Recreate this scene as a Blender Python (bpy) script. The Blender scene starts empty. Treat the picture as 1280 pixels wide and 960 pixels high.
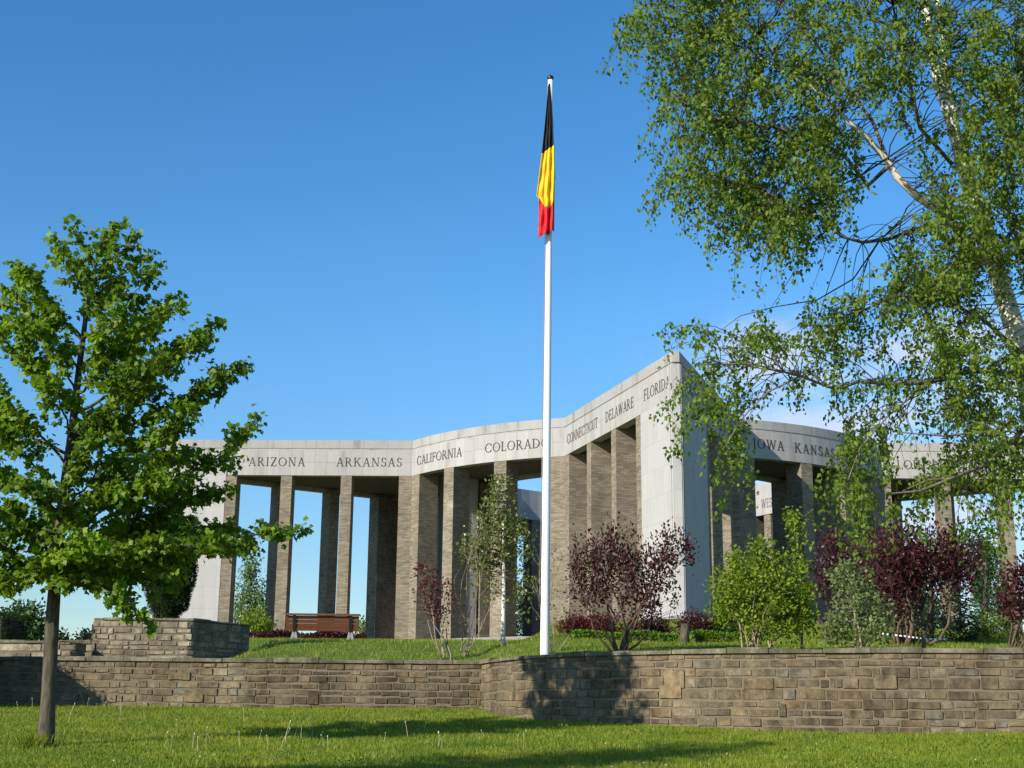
import bpy, math, random
import numpy as np
from mathutils import Vector, Matrix

SC = bpy.context.scene
COL = SC.collection
R = math.radians
rng = np.random.default_rng(11)
random.seed(11)

# ------------------------------------------------------------------ camera
F, PITCH, ROLL = 1721.1, R(13.75), R(0.527)
fw = Vector((0, math.cos(PITCH), math.sin(PITCH)))
up0 = Vector((0, -math.sin(PITCH), math.cos(PITCH)))
rt0 = Vector((1, 0, 0))
rt = rt0*math.cos(ROLL) + up0*math.sin(ROLL)
up = -rt0*math.sin(ROLL) + up0*math.cos(ROLL)
cd = bpy.data.cameras.new('camera')
cd.sensor_width = 36.0
cd.lens = 36.0*F/1280
cd.clip_start, cd.clip_end = 0.1, 6000
cam = bpy.data.objects.new('camera', cd)
m = Matrix.Identity(4)
for i in range(3):
    m[i][0], m[i][1], m[i][2] = rt[i], up[i], -fw[i]
cam.matrix_world = m
COL.objects.link(cam)
SC.camera = cam

# ------------------------------------------------------------------ light
SUN_EL = R(25.0)
SUN_TRAVEL = Vector((.722, .692, -math.tan(SUN_EL)*math.hypot(.722, .692))).normalized()
w = bpy.data.worlds.new('World')
SC.world = w
w.use_nodes = True
nt = w.node_tree
nt.nodes.clear()
def wn(t): return nt.nodes.new(t)
out = wn('ShaderNodeOutputWorld'); bg = wn('ShaderNodeBackground'); sky = wn('ShaderNodeTexSky')
sky.sky_type = 'NISHITA'
sky.sun_disc = False
sky.sun_elevation = SUN_EL
# sun stands towards (-.722,-.692); Nishita measures rotation clockwise from +Y
sky.sun_rotation = math.atan2(-.722, -.692) % (2*math.pi)
sky.altitude = 500
sky.air_density = 1.0
sky.dust_density = 0.15
sky.ozone_density = 2.5
bg.inputs['Strength'].default_value = 0.15
# a low bank of thin cloud far behind the memorial
tc = wn('ShaderNodeTexCoord'); sep = wn('ShaderNodeSeparateXYZ')
nt.links.new(tc.outputs['Generated'], sep.inputs[0])
mp = wn('ShaderNodeMapping'); mp.inputs['Scale'].default_value = (1.0, 1.0, 2.4)
nt.links.new(tc.outputs['Generated'], mp.inputs[0])
ns = wn('ShaderNodeTexNoise'); ns.inputs['Scale'].default_value = 7.0; ns.inputs['Detail'].default_value = 7; ns.inputs['Roughness'].default_value = .58
nt.links.new(mp.outputs[0], ns.inputs['Vector'])
def rng_node(src, a, b, c, d):
    n = wn('ShaderNodeMapRange'); n.interpolation_type = 'SMOOTHSTEP'
    n.inputs[1].default_value = a; n.inputs[2].default_value = b; n.inputs[3].default_value = c; n.inputs[4].default_value = d
    nt.links.new(src, n.inputs[0]); return n.outputs[0]
def mul(a, b):
    n = wn('ShaderNodeMath'); n.operation = 'MULTIPLY'
    nt.links.new(a, n.inputs[0]); nt.links.new(b, n.inputs[1]); return n.outputs[0]
cl = rng_node(ns.outputs['Fac'], .40, .62, 0, 1)
hi = rng_node(sep.outputs['Z'], .255, .30, 1, 0)          # top of the bank
az = rng_node(sep.outputs['X'], .07, .20, 0, 1)           # it lies to the right
az2 = rng_node(sep.outputs['X'], .38, .6, 1, .4)
cl = mul(mul(mul(cl, hi), az), az2)
amt = wn('ShaderNodeMath'); amt.operation = 'MULTIPLY'; amt.inputs[1].default_value = .8
nt.links.new(cl, amt.inputs[0])
mx = wn('ShaderNodeMix'); mx.data_type = 'RGBA'
mx.inputs[7].default_value = (3.9, 4.2, 4.9, 1)
# slight saturation of the clear blue
hs = wn('ShaderNodeHueSaturation'); hs.inputs['Saturation'].default_value = 1.30; hs.inputs['Value'].default_value = 1.0
nt.links.new(sky.outputs[0], hs.inputs['Color'])
hz = wn('ShaderNodeMix'); hz.data_type = 'RGBA'; hz.blend_type = 'MULTIPLY'; hz.inputs[0].default_value = 1
lowf = rng_node(sep.outputs['Z'], -.02, .32, .60, 1.0)
nt.links.new(hs.outputs[0], hz.inputs[6]); nt.links.new(lowf, hz.inputs[7])
nt.links.new(amt.outputs[0], mx.inputs[0]); nt.links.new(hz.outputs[2], mx.inputs[6])
nt.links.new(mx.outputs[2], bg.inputs['Color']); nt.links.new(bg.outputs[0], out.inputs['Surface'])

sd = bpy.data.lights.new('sun', 'SUN')
sd.energy = 5.0; sd.angle = R(.53); sd.color = (1.0, .93, .80)
sun = bpy.data.objects.new('sun', sd)
sun.rotation_euler = SUN_TRAVEL.to_track_quat('-Z', 'Y').to_euler()
sun.location = (-30, -30, 40)
COL.objects.link(sun)
SC.view_settings.view_transform = 'Standard'
SC.view_settings.look = 'None'
SC.view_settings.exposure = 0.38
SC.view_settings.gamma = 1.0
SC.view_settings.use_curve_mapping = False

# ------------------------------------------------------------------ helpers
def at(u, v, d):
    """world point seen at photo pixel (u,v), d metres in front (along +Y)"""
    r = rt*((u-640)/F) + up*(-(v-480)/F) + fw
    return r*(d/r.y)
ORI = {}
def tag(o, label=None, cat=None, group=None, kind=None):
    if label: o['label'] = label
    if cat: o['category'] = cat
    if group: o['group'] = group
    if kind: o['kind'] = kind
    return o
def empty(name, loc, label, cat, group=None):
    o = bpy.data.objects.new(name, None)
    o.empty_display_size = .3
    o.location = loc
    COL.objects.link(o)
    ORI[o] = Vector(loc)
    return tag(o, label, cat, group)

class MB:
    """collects polygons with uv in metres and an optional per-face tint"""
    def __init__(s): s.v = []; s.f = []; s.uv = []; s.t = []; s.mi = []; s.smooth = False
    def face(s, pts, uv=None, tint=.5, mi=0):
        i = len(s.v)
        pts = [Vector(p) for p in pts]
        s.v += pts
        s.f.append(list(range(i, i+len(pts))))
        if uv is None:
            n = (pts[1]-pts[0]).cross(pts[2]-pts[0])
            if n.length < 1e-9 and len(pts) > 3: n = (pts[2]-pts[1]).cross(pts[3]-pts[1])
            if n.length > 0: n.normalize()
            if abs(n.z) > .7: uv = [(p.x, p.y) for p in pts]
            else:
                t = Vector((-n.y, n.x, 0)); t.normalize()
                uv = [(p.dot(t), p.z) for p in pts]
        s.uv.append(uv); s.t.append(tint); s.mi.append(mi)
    def hexa(s, b, t, tint=.5, mi=0, bottom=True):
        """b,t: four bottom and four top corners, counter-clockwise from above"""
        n = len(b)
        for i in range(n):
            j = (i+1) % n
            s.face([b[i], b[j], t[j], t[i]], tint=tint, mi=mi)
        s.face(t, tint=tint, mi=mi)
        if bottom: s.face(b[::-1], tint=tint, mi=mi)
    def box(s, c, e1, e2, hz, tint=.5, mi=0):
        """centre of the base c, half vectors e1,e2, height hz"""
        c = Vector(c); e1 = Vector(e1); e2 = Vector(e2); h = Vector((0, 0, hz))
        b = [c-e1-e2, c+e1-e2, c+e1+e2, c-e1+e2]
        s.hexa(b, [p+h for p in b], tint, mi)
    def tube(s, pts, rad, n=6, tint=.5, cap=True, mi=0):
        pts = [Vector(p) for p in pts]
        rings = []
        prev = None
        L = 0
        for i, p in enumerate(pts):
            d = (pts[min(i+1, len(pts)-1)]-pts[max(i-1, 0)])
            if d.length < 1e-9: d = Vector((0, 0, 1))
            d.normalize()
            if prev is None:
                a = d.orthogonal().normalized()
            else:
                a = prev - d*prev.dot(d)
                a = a.normalized() if a.length > 1e-6 else d.orthogonal().normalized()
            prev = a
            b = d.cross(a)
            if i: L += (p-pts[i-1]).length
            r = rad[i] if hasattr(rad, '__len__') else rad
            rings.append(([p+(a*math.cos(2*math.pi*k/n)+b*math.sin(2*math.pi*k/n))*r for k in range(n)], L, r))
        i0 = len(s.v)
        for ring, _, _ in rings: s.v += ring
        for i in range(len(rings)-1):
            for k in range(n):
                k2 = (k+1) % n
                s.f.append([i0+i*n+k, i0+i*n+k2, i0+(i+1)*n+k2, i0+(i+1)*n+k])
                c = 2*math.pi*max(rings[i][2], .002)/n
                s.uv.append([(k*c, rings[i][1]), ((k+1)*c, rings[i][1]), ((k+1)*c, rings[i+1][1]), (k*c, rings[i+1][1])])
                s.t.append(tint); s.mi.append(mi)
        if cap:
            for q, rev in ((0, True), (len(rings)-1, False)):
                f = [i0+q*n+k for k in range(n)]
                s.f.append(f[::-1] if rev else f); s.uv.append([(0, 0)]*n); s.t.append(tint); s.mi.append(mi)
    def build(s, name, mats, parent=None, loc=None, smooth=False):
        me = bpy.data.meshes.new(name)
        o0 = ORI.get(parent, Vector((0, 0, 0))) if loc is None else Vector(loc)
        me.from_pydata([tuple(p-o0) for p in s.v], [], s.f)
        uvl = me.uv_layers.new(name='UVMap')
        flat = np.array([c for u in s.uv for q in u for c in q], dtype=np.float32)
        uvl.data.foreach_set('uv', flat)
        at_ = me.attributes.new('tint', 'FLOAT', 'FACE')
        at_.data.foreach_set('value', np.array(s.t, dtype=np.float32))
        if not isinstance(mats, (list, tuple)): mats = [mats]
        for q in mats: me.materials.append(q)
        if len(mats) > 1: me.polygons.foreach_set('material_index', np.array(s.mi, dtype=np.int32))
        if smooth: me.polygons.foreach_set('use_smooth', np.ones(len(s.f), dtype=bool))
        me.update()
        o = bpy.data.objects.new(name, me)
        COL.objects.link(o)
        if parent is not None:
            o.parent = parent
            ORI[o] = o0
        elif loc is not None:
            o.location = loc; ORI[o] = o0
        else: ORI[o] = Vector((0, 0, 0))
        return o

# ------------------------------------------------------------------ materials
def new_mat(name):
    q = bpy.data.materials.new(name); q.use_nodes = True
    t = q.node_tree; t.nodes.clear()
    o = t.nodes.new('ShaderNodeOutputMaterial'); b = t.nodes.new('ShaderNodeBsdfPrincipled')
    t.links.new(b.outputs[0], o.inputs[0])
    b.inputs['Roughness'].default_value = .8
    b.inputs['Specular IOR Level'].default_value = .3
    return q, t, b, o
def node(t, k, **kw):
    n = t.nodes.new(k)
    for a, v in kw.items(): setattr(n, a, v)
    return n
def ramp(t, src, stops):
    n = t.nodes.new('ShaderNodeValToRGB')
    e = n.color_ramp.elements
    while len(e) < len(stops): e.new(.5)
    for q, (p, c) in zip(e, stops): q.position = p; q.color = (*c, 1)
    t.links.new(src, n.inputs[0]); return n.outputs[0]
def noise(t, vec, scale, detail=4, rough=.6):
    n = t.nodes.new('ShaderNodeTexNoise')
    n.inputs['Scale'].default_value = scale; n.inputs['Detail'].default_value = detail; n.inputs['Roughness'].default_value = rough
    if vec is not None: t.links.new(vec, n.inputs['Vector'])
    return n.outputs['Fac']
def mixc(t, a, b, fac, mode='MIX'):
    n = t.nodes.new('ShaderNodeMix'); n.data_type = 'RGBA'; n.blend_type = mode
    for s, k in ((a, 6), (b, 7)):
        if isinstance(s, (tuple, list)): n.inputs[k].default_value = (*s, 1)
        else: t.links.new(s, n.inputs[k])
    if isinstance(fac, (int, float)): n.inputs[0].default_value = fac
    else: t.links.new(fac, n.inputs[0])
    return n.outputs[2]
def bump(t, b, h, strength, dist=.02):
    n = t.nodes.new('ShaderNodeBump'); n.inputs['Strength'].default_value = strength; n.inputs['Distance'].default_value = dist
    t.links.new(h, n.inputs['Height']); t.links.new(n.outputs[0], b.inputs['Normal'])
def attr(t, name='tint'):
    n = t.nodes.new('ShaderNodeAttribute'); n.attribute_name = name; return n.outputs['Fac']
def geo(t): return t.nodes.new('ShaderNodeNewGeometry').outputs['Position']
def uvn(t): return t.nodes.new('ShaderNodeTexCoord').outputs['UV']

def plain(name, c, rough=.6, var=.15, scale=8, spec=.3, metal=0):
    q, t, b, o = new_mat(name)
    f = noise(t, geo(t), scale)
    col = mixc(t, tuple(x*(1-var) for x in c), tuple(min(1, x*(1+var)) for x in c), f)
    t.links.new(col, b.inputs['Base Color']); b.inputs['Roughness'].default_value = rough
    b.inputs['Specular IOR Level'].default_value = spec; b.inputs['Metallic'].default_value = metal
    return q

def brick_mat():
    """thin courses of split stone on the pillars"""
    q, t, b, o = new_mat('split_stone')
    uv0 = uvn(t)
    nz = t.nodes.new('ShaderNodeTexNoise'); nz.inputs['Scale'].default_value = 2.2; nz.inputs['Detail'].default_value = 3
    t.links.new(uv0, nz.inputs['Vector'])
    va = node(t, 'ShaderNodeVectorMath', operation='MULTIPLY_ADD'); va.inputs[1].default_value = (.05, .025, 0)
    t.links.new(nz.outputs['Color'], va.inputs[0]); t.links.new(uv0, va.inputs[2])
    uv = va.outputs[0]
    br = node(t, 'ShaderNodeTexBrick', offset=.5, squash=1.0)
    br.inputs['Scale'].default_value = 1; br.inputs['Brick Width'].default_value = .34; br.inputs['Row Height'].default_value = .085
    br.inputs['Mortar Size'].default_value = .011; br.inputs['Mortar Smooth'].default_value = .25; br.inputs['Bias'].default_value = 0
    br.inputs['Color1'].default_value = (0, 0, 0, 1); br.inputs['Color2'].default_value = (1, 1, 1, 1); br.inputs['Mortar'].default_value = (.5, .5, .5, 1)
    t.links.new(uv, br.inputs['Vector'])
    c = ramp(t, br.outputs['Color'], [(0, (.165, .137, .098)), (.3, (.215, .18, .13)), (.65, (.262, .22, .16)), (.85, (.30, .258, .195)), (1, (.205, .178, .14))])
    c = mixc(t, c, (.15, .12, .085), br.outputs['Fac'])
    big = ramp(t, noise(t, geo(t), .7, 7, .7), [(.32, (.62, .62, .62)), (.52, (1, 1, 1)), (.7, (1.22, 1.19, 1.12))])
    c = mixc(t, c, big, .8, 'MULTIPLY')
    # pale lime bloom low on some pillars
    n2 = ramp(t, noise(t, geo(t), .55, 6, .7), [(.60, (0, 0, 0)), (.72, (1, 1, 1))])
    c = mixc(t, c, (.52, .48, .42), mixc(t, (0, 0, 0), n2, .45))
    t.links.new(c, b.inputs['Base Color']); b.inputs['Roughness'].default_value = .9
    bump(t, b, br.outputs['Fac'], -.8, .02)
    return q
def panel_mat(name, base, wid=.74, hgt=1.22, dark=.62, offs=0.0, stain=.5):
    """pale stone slabs with fine joints and weather streaks"""
    q, t, b, o = new_mat(name)
    uv = uvn(t)
    br = node(t, 'ShaderNodeTexBrick', offset=offs)
    br.inputs['Scale'].default_value = 1; br.inputs['Brick Width'].default_value = wid; br.inputs['Row Height'].default_value = hgt
    br.inputs['Mortar Size'].default_value = .012; br.inputs['Mortar Smooth'].default_value = .3; br.inputs['Bias'].default_value = 0
    br.inputs['Color1'].default_value = (0, 0, 0, 1); br.inputs['Color2'].default_value = (1, 1, 1, 1)
    t.links.new(uv, br.inputs['Vector'])
    c = mixc(t, tuple(x*.94 for x in base), tuple(x*1.04 for x in base), br.outputs['Color'])
    c = mixc(t, c, tuple(x*dark for x in base), br.outputs['Fac'])
    mp_ = node(t, 'ShaderNodeMapping'); mp_.inputs['Scale'].default_value = (1.6, .22, 1)
    t.links.new(uv, mp_.inputs[0])
    s = ramp(t, noise(t, mp_.outputs[0], 1.0, 7, .65), [(.34, (.70, .685, .665)), (.46, (.97, .965, .955)), (.64, (1.05, 1.05, 1.05))])
    c = mixc(t, c, s, stain, 'MULTIPLY')
    s2 = ramp(t, noise(t, geo(t), 9, 5, .7), [(.3, (.9, .9, .9)), (.7, (1.05, 1.05, 1.05))])
    c = mixc(t, c, s2, .8, 'MULTIPLY')
    t.links.new(c, b.inputs['Base Color']); b.inputs['Roughness'].default_value = .85
    bump(t, b, br.outputs['Fac'], -.4, .01)
    return q
def stone_mat(name, stops, lich=.5, grime=True, moss=0):
    """single building stones, colour by the stone's own tint"""
    q, t, b, o = new_mat(name)
    g = geo(t)
    c = ramp(t, attr(t), stops)
    f = noise(t, g, 7, 8, .7)
    c = mixc(t, c, ramp(t, f, [(.30, (.45, .43, .40)), (.52, (1, 1, 1)), (.72, (1.3, 1.27, 1.2))]), 1.0, 'MULTIPLY')
    c = mixc(t, c, ramp(t, noise(t, g, 22, 5, .75), [(.3, (.65, .64, .62)), (.7, (1.2, 1.18, 1.15))]), .8, 'MULTIPLY')
    sp = ramp(t, noise(t, g, 34, 4, .7), [(.58, (0, 0, 0)), (.68, (1, 1, 1))])
    c = mixc(t, c, (.44, .42, .36), mixc(t, (0, 0, 0), sp, lich*.7))
    if grime:
        mp_ = node(t, 'ShaderNodeMapping'); mp_.inputs['Scale'].default_value = (1.3, 1.3, .45)
        t.links.new(g, mp_.inputs[0])
        gr = ramp(t, noise(t, mp_.outputs[0], 1.1, 7, .7), [(.38, (.30, .27, .24)), (.50, (.72, .69, .65)), (.62, (1.1, 1.08, 1.02))])
        c = mixc(t, c, gr, .9, 'MULTIPLY')
    if moss:
        mo = ramp(t, noise(t, g, 2.6, 7, .75), [(.50, (0, 0, 0)), (.62, (1, 1, 1))])
        c = mixc(t, c, (.085, .095, .028), mixc(t, (0, 0, 0), mo, moss))
    t.links.new(c, b.inputs['Base Color']); b.inputs['Roughness'].default_value = .92
    bump(t, b, noise(t, g, 45, 6, .75), .7, .012)
    return q
def leaf_mat(name, dark, light, trans=.45, rough=.5, spec=.35):
    q, t, b, o = new_mat(name)
    a = attr(t)
    c = ramp(t, a, [(0, dark), (1, light)])
    t.links.new(c, b.inputs['Base Color']); b.inputs['Roughness'].default_value = rough
    b.inputs['Specular IOR Level'].default_value = spec
    tr = node(t, 'ShaderNodeBsdfTranslucent')
    c2 = mixc(t, c, (1.0, 1.0, .35), .85, 'MULTIPLY')
    hv = node(t, 'ShaderNodeHueSaturation'); hv.inputs['Value'].default_value = 1.5
    t.links.new(c2, hv.inputs['Color']); t.links.new(hv.outputs[0], tr.inputs['Color'])
    ms = node(t, 'ShaderNodeMixShader'); ms.inputs[0].default_value = trans
    t.links.new(b.outputs[0], ms.inputs[1]); t.links.new(tr.outputs[0], ms.inputs[2]); t.links.new(ms.outputs[0], o.inputs[0])
    return q
def bark_mat(name, a, b_, scale=14, white=False):
    q, t, b, o = new_mat(name)
    g = geo(t)
    mp_ = node(t, 'ShaderNodeMapping'); mp_.inputs['Scale'].default_value = (1, 1, .22) if not white else (.5, .5, 2.2)
    t.links.new(g, mp_.inputs[0])
    f = noise(t, mp_.outputs[0], scale, 6, .65)
    st = [(.34, a), (.62, b_)] if not white else [(.33, a), (.40, b_)]
    c = ramp(t, f, st)
    t.links.new(c, b.inputs['Base Color']); b.inputs['Roughness'].default_value = .85
    bump(t, b, f, .6, .02)
    return q

M = {}
M['brick'] = brick_mat()
M['frieze'] = panel_mat('pale_frieze_stone', (.395, .376, .36), .72, 3.0, .66, stain=.75)
M['coping'] = panel_mat('weathered_coping_stone', (.36, .345, .33), 1.45, 3.0, .6, stain=1.0)
M['panel'] = panel_mat('pale_wall_slabs', (.425, .41, .395), .92, 1.25, .80, stain=.35)
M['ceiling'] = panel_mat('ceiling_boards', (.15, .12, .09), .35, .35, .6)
M['plinth'] = panel_mat('plinth_stone', (.27, .25, .22), 1.1, .5, .5)
M['bronze'] = plain('dark_bronze', (.06, .055, .05), .8, .3)
STOPS = [(0, (.135, .110, .075)), (.25, (.172, .141, .092)), (.5, (.205, .167, .108)), (.74, (.24, .178, .104)), (.9, (.285, .24, .168)), (1, (.195, .176, .138))]
M['stone'] = stone_mat('rough_wall_stone', STOPS)
M['slate'] = stone_mat('thin_pale_wall_stone', [(0, (.20, .175, .13)), (.5, (.33, .29, .215)), (1, (.43, .385, .30))], .3)
M['coping_slab'] = stone_mat('mossy_coping_slab', [(0, (.17, .16, .125)), (1, (.29, .27, .21))], .8, moss=.7)
M['mortar'] = plain('old_mortar', (.165, .136, .092), .95, .55, 9)
M['white_paint'] = plain('white_gloss_paint', (.80, .80, .80), .35, .03, 3, .5)
M['black_paint'] = plain('black_paint', (.012, .012, .014), .4, .1, 5, .5)
M['wood'] = plain('varnished_red_brown_wood', (.12, .042, .02), .45, .4, 18, .5)
M['concrete'] = plain('grey_concrete', (.25, .24, .215), .9, .25, 14)
M['iron'] = plain('dark_iron', (.02, .02, .019), .5, .2, 10)
M['flag_black'] = plain('black_cloth', (.012, .012, .013), .75, .2, 8)
M['flag_yellow'] = plain('yellow_cloth', (.80, .50, .022), .75, .08, 8)
M['flag_red'] = plain('red_cloth', (.66, .022, .028), .75, .1, 8)
M['tape_white'] = plain('white_plastic', (.75, .75, .75), .5, .05)
M['tape_red'] = plain('dark_red_plastic', (.05, .03, .025), .5, .05)
M['stalk'] = plain('dry_stalk', (.52, .44, .28), .8, .15)
M['seedhead'] = plain('pale_seed_head', (.68, .66, .60), .9, .1)

M['maple_leaf'] = leaf_mat('fresh_maple_leaf', (.050, .105, .008), (.225, .345, .018), .45)
M['birch_leaf'] = leaf_mat('birch_leaf', (.055, .10, .012), (.225, .32, .04), .45, .55, .25)
M['sapling_leaf'] = leaf_mat('sapling_birch_leaf', (.075, .10, .02), (.22, .24, .06), .35, .4, .5)
M['purple_leaf'] = leaf_mat('purple_plum_leaf', (.022, .008, .009), (.105, .024, .028), .25, .45)
M['barberry_leaf'] = leaf_mat('red_barberry_leaf', (.05, .012, .013), (.15, .028, .027), .3)
M['bush_leaf'] = leaf_mat('yellow_green_bush_leaf', (.085, .14, .008), (.26, .34, .025), .4)
M['sage_leaf'] = leaf_mat('grey_green_leaf', (.085, .13, .035), (.24, .29, .11), .35)
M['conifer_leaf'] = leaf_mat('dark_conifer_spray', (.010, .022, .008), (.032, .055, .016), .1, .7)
M['spruce_leaf'] = leaf_mat('mid_green_conifer_spray', (.025, .065, .012), (.075, .140, .025), .2, .6)
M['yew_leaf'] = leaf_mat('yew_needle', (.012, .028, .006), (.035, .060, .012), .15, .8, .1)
M['far_leaf'] = leaf_mat('distant_tree_leaf', (.028, .065, .015), (.085, .15, .03), .3)
M['weep_leaf'] = leaf_mat('weeping_birch_leaf', (.08, .13, .04), (.19, .26, .08), .35)
M['hedge_leaf'] = leaf_mat('bright_hedge_leaf', (.06, .13, .008), (.16, .28, .015), .35)
M['maple_bark'] = bark_mat('young_tree_bark', (.035, .028, .018), (.12, .10, .07), 22)
M['birch_bark'] = bark_mat('white_birch_bark', (.07, .06, .05), (.70, .64, .56), 5, True)
M['limb_bark'] = bark_mat('brown_birch_limb_bark', (.10, .075, .05), (.26, .205, .14), 16)
M['twig'] = bark_mat('brown_twig_bark', (.06, .038, .025), (.15, .10, .065), 20)
M['dark_twig'] = bark_mat('dark_birch_twig_bark', (.022, .015, .010), (.06, .042, .028), 20)
M['pale_twig'] = bark_mat('pale_stem_bark', (.17, .13, .09), (.36, .29, .20), 20)

# ------------------------------------------------------------------ memorial plan
CX, CY, TH, RV, AL, RT_ = 8.144, 90.692, -91.385, 16.852, 16.711, 31.0
H, HB, BZ = 16.366, 14.209, 4.41
RIN = 11.0
def polar(r, deg): return Vector((CX+r*math.cos(R(deg)), CY+r*math.sin(R(deg)), 0))
def rootp(k, s): return polar(RV, TH+72*k+s*AL)
def tipp(k): return polar(RT_, TH+72*k)

WALL = [(-40, 27.0), (-12, 27.0), (-.58, 27.0), (-.50, 26.75), (-.26, 25.9), (.06, 24.95), (.47, 24.1), (1.1, 23.4), (1.86, 22.75), (2.7, 22.15), (4.0, 21.65), (6.0, 21.15), (8.5, 20.9), (12, 21.1), (20, 22.6), (40, 30)]
_wx = np.array([p[0] for p in WALL]); _wy = np.array([p[1] for p in WALL])
def wall_y(x): return np.interp(x, _wx, _wy)
STAR = []
for k in range(5):
    STAR += [rootp(k, -1).xy, tipp(k).xy, rootp(k, 1).xy]
    for a in np.linspace(TH+72*k+AL, TH+72*(k+1)-AL, 5)[1:-1]: STAR.append(polar(RV, a).xy)
STAR = np.array([tuple(p) for p in STAR])
def star_dist(x, y):
    x = np.asarray(x, float); y = np.asarray(y, float)
    d = np.full(x.shape, 1e9); ins = np.zeros(x.shape, bool)
    n = len(STAR)
    for i in range(n):
        ax, ay = STAR[i]; bx, by = STAR[(i+1) % n]
        ex, ey = bx-ax, by-ay
        t = np.clip(((x-ax)*ex+(y-ay)*ey)/(ex*ex+ey*ey), 0, 1)
        d = np.minimum(d, np.hypot(x-ax-t*ex, y-ay-t*ey))
        c = ((ay > y) != (by > y)) & (x < (bx-ax)*(y-ay)/(by-ay+1e-12)+ax)
        ins ^= c
    return np.where(ins, 0, d)
def low_z(x, y):
    y = np.asarray(y, float); x = np.asarray(x, float)
    z = -1.366+.0580*y + .03*np.sin(x*.9+1)*np.sin(y*.7)
    return np.where(y < 4, -1.14+(y-4)*.02, z)
def up_z(x, y):
    x = np.asarray(x, float); y = np.asarray(y, float)
    dw = np.maximum(y-wall_y(x)-.35, 0)
    dm = np.maximum(star_dist(x, y)-1.2, 0)
    t = dw/np.maximum(dw+dm, .01)
    ex = .75+.27*np.clip((x+.5)/4, 0, 1)
    z = .99+(BZ-.16-.99)*t**ex
    q = np.clip((x/np.maximum(y, 1)-.005)/.06, 0, 1); q = q*q*(3-2*q)
    cap = y*(.0546+.03*q-.009*np.clip((-x/np.maximum(y, 1)-.19)/.08, 0, 1))
    z = np.where(y < 90, np.minimum(z, np.maximum(cap, .99)), z)
    b_ = np.clip((-5.4-x)/1.0, 0, 1)*np.clip((36-y)/5, 0, 1)
    z = z+(np.minimum(z, .93)-z)*b_
    far = np.clip((y-130)/200, 0, 1)
    z = z-far*9
    return z+.02*np.sin(x*1.3)*np.sin(y*1.1)
def gz(x, y):
    return float(np.where(y < wall_y(x)+.2, low_z(x, y), up_z(x, y)))
def on_ground(u, d):
    p = at(u, 860, d)
    return Vector((p.x, d, gz(p.x, d)))

# ------------------------------------------------------------------ ground: one sheet to the horizon, stepping up behind the retaining wall
def ground_mat():
    q, t, b, o = new_mat('lawn_turf')
    g = geo(t)
    c = ramp(t, noise(t, g, 1.1, 6, .65), [(.3, (.075, .115, .010)), (.5, (.105, .16, .012)), (.72, (.15, .195, .025))])
    c2 = ramp(t, noise(t, g, 30, 3, .7), [(.3, (.62, .62, .62)), (.7, (1.3, 1.3, 1.15))])
    c = mixc(t, c, c2, .8, 'MULTIPLY')
    t.links.new(c, b.inputs['Base Color']); b.inputs['Roughness'].default_value = .95
    bump(t, b, noise(t, g, 22, 5, .7), .9, .05)
    return q
M['turf'] = ground_mat()
def build_ground():
    xs = np.unique(np.concatenate([[-3000, -800, -250, -120, -70], np.arange(-48, -14, 3.), np.arange(-14, 16, .5), np.arange(-1, 3.2, .15), np.arange(16, 60, 3.), [70, 120, 250, 800, 3000]]))
    xs = np.array([x for i, x in enumerate(xs) if i == 0 or x-xs[i-1] > .02])
    rows = []
    nx = len(xs)
    wy = wall_y(np.clip(xs, -40, 40))
    V = []; 
    for y in (-400, -120, -40, -12, -4, 0, 4): V.append((np.full(nx, float(y)), 0))
    for t in np.linspace(.05, 1, 24): V.append((4+(wy+.12-4)*t, 0))
    for dy in (.14, .16, .4, .8, 1.3, 2, 2.8, 3.7, 4.7, 6, 7.5, 9, 11, 13, 15.5, 18, 21, 24, 28, 32, 36, 40, 46, 52, 60, 68, 76, 84, 92, 100, 110): V.append((wy+dy, 1))
    for y in (160, 200, 260, 340, 500, 900, 1800, 4000): V.append((np.full(nx, float(y)), 1))
    P = []
    for ys, k in V:
        z = low_z(xs, ys) if k == 0 else up_z(np.clip(xs, -48, 60), ys)
        z = np.where(np.abs(xs) > 300, np.minimum(z, -2), z)
        P.append(np.stack([xs, ys, z], 1))
    P = np.concatenate(P)
    nr = len(V)
    faces = [[r*nx+c, r*nx+c+1, (r+1)*nx+c+1, (r+1)*nx+c] for r in range(nr-1) for c in range(nx-1)]
    me = bpy.data.meshes.new('lawn'); me.from_pydata(P.tolist(), [], faces); me.materials.append(M['turf'])
    me.polygons.foreach_set('use_smooth', np.ones(len(faces), dtype=bool)); me.update()
    o = bpy.data.objects.new('lawn', me); COL.objects.link(o)
    tag(o, kind='structure')
build_ground()

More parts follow.
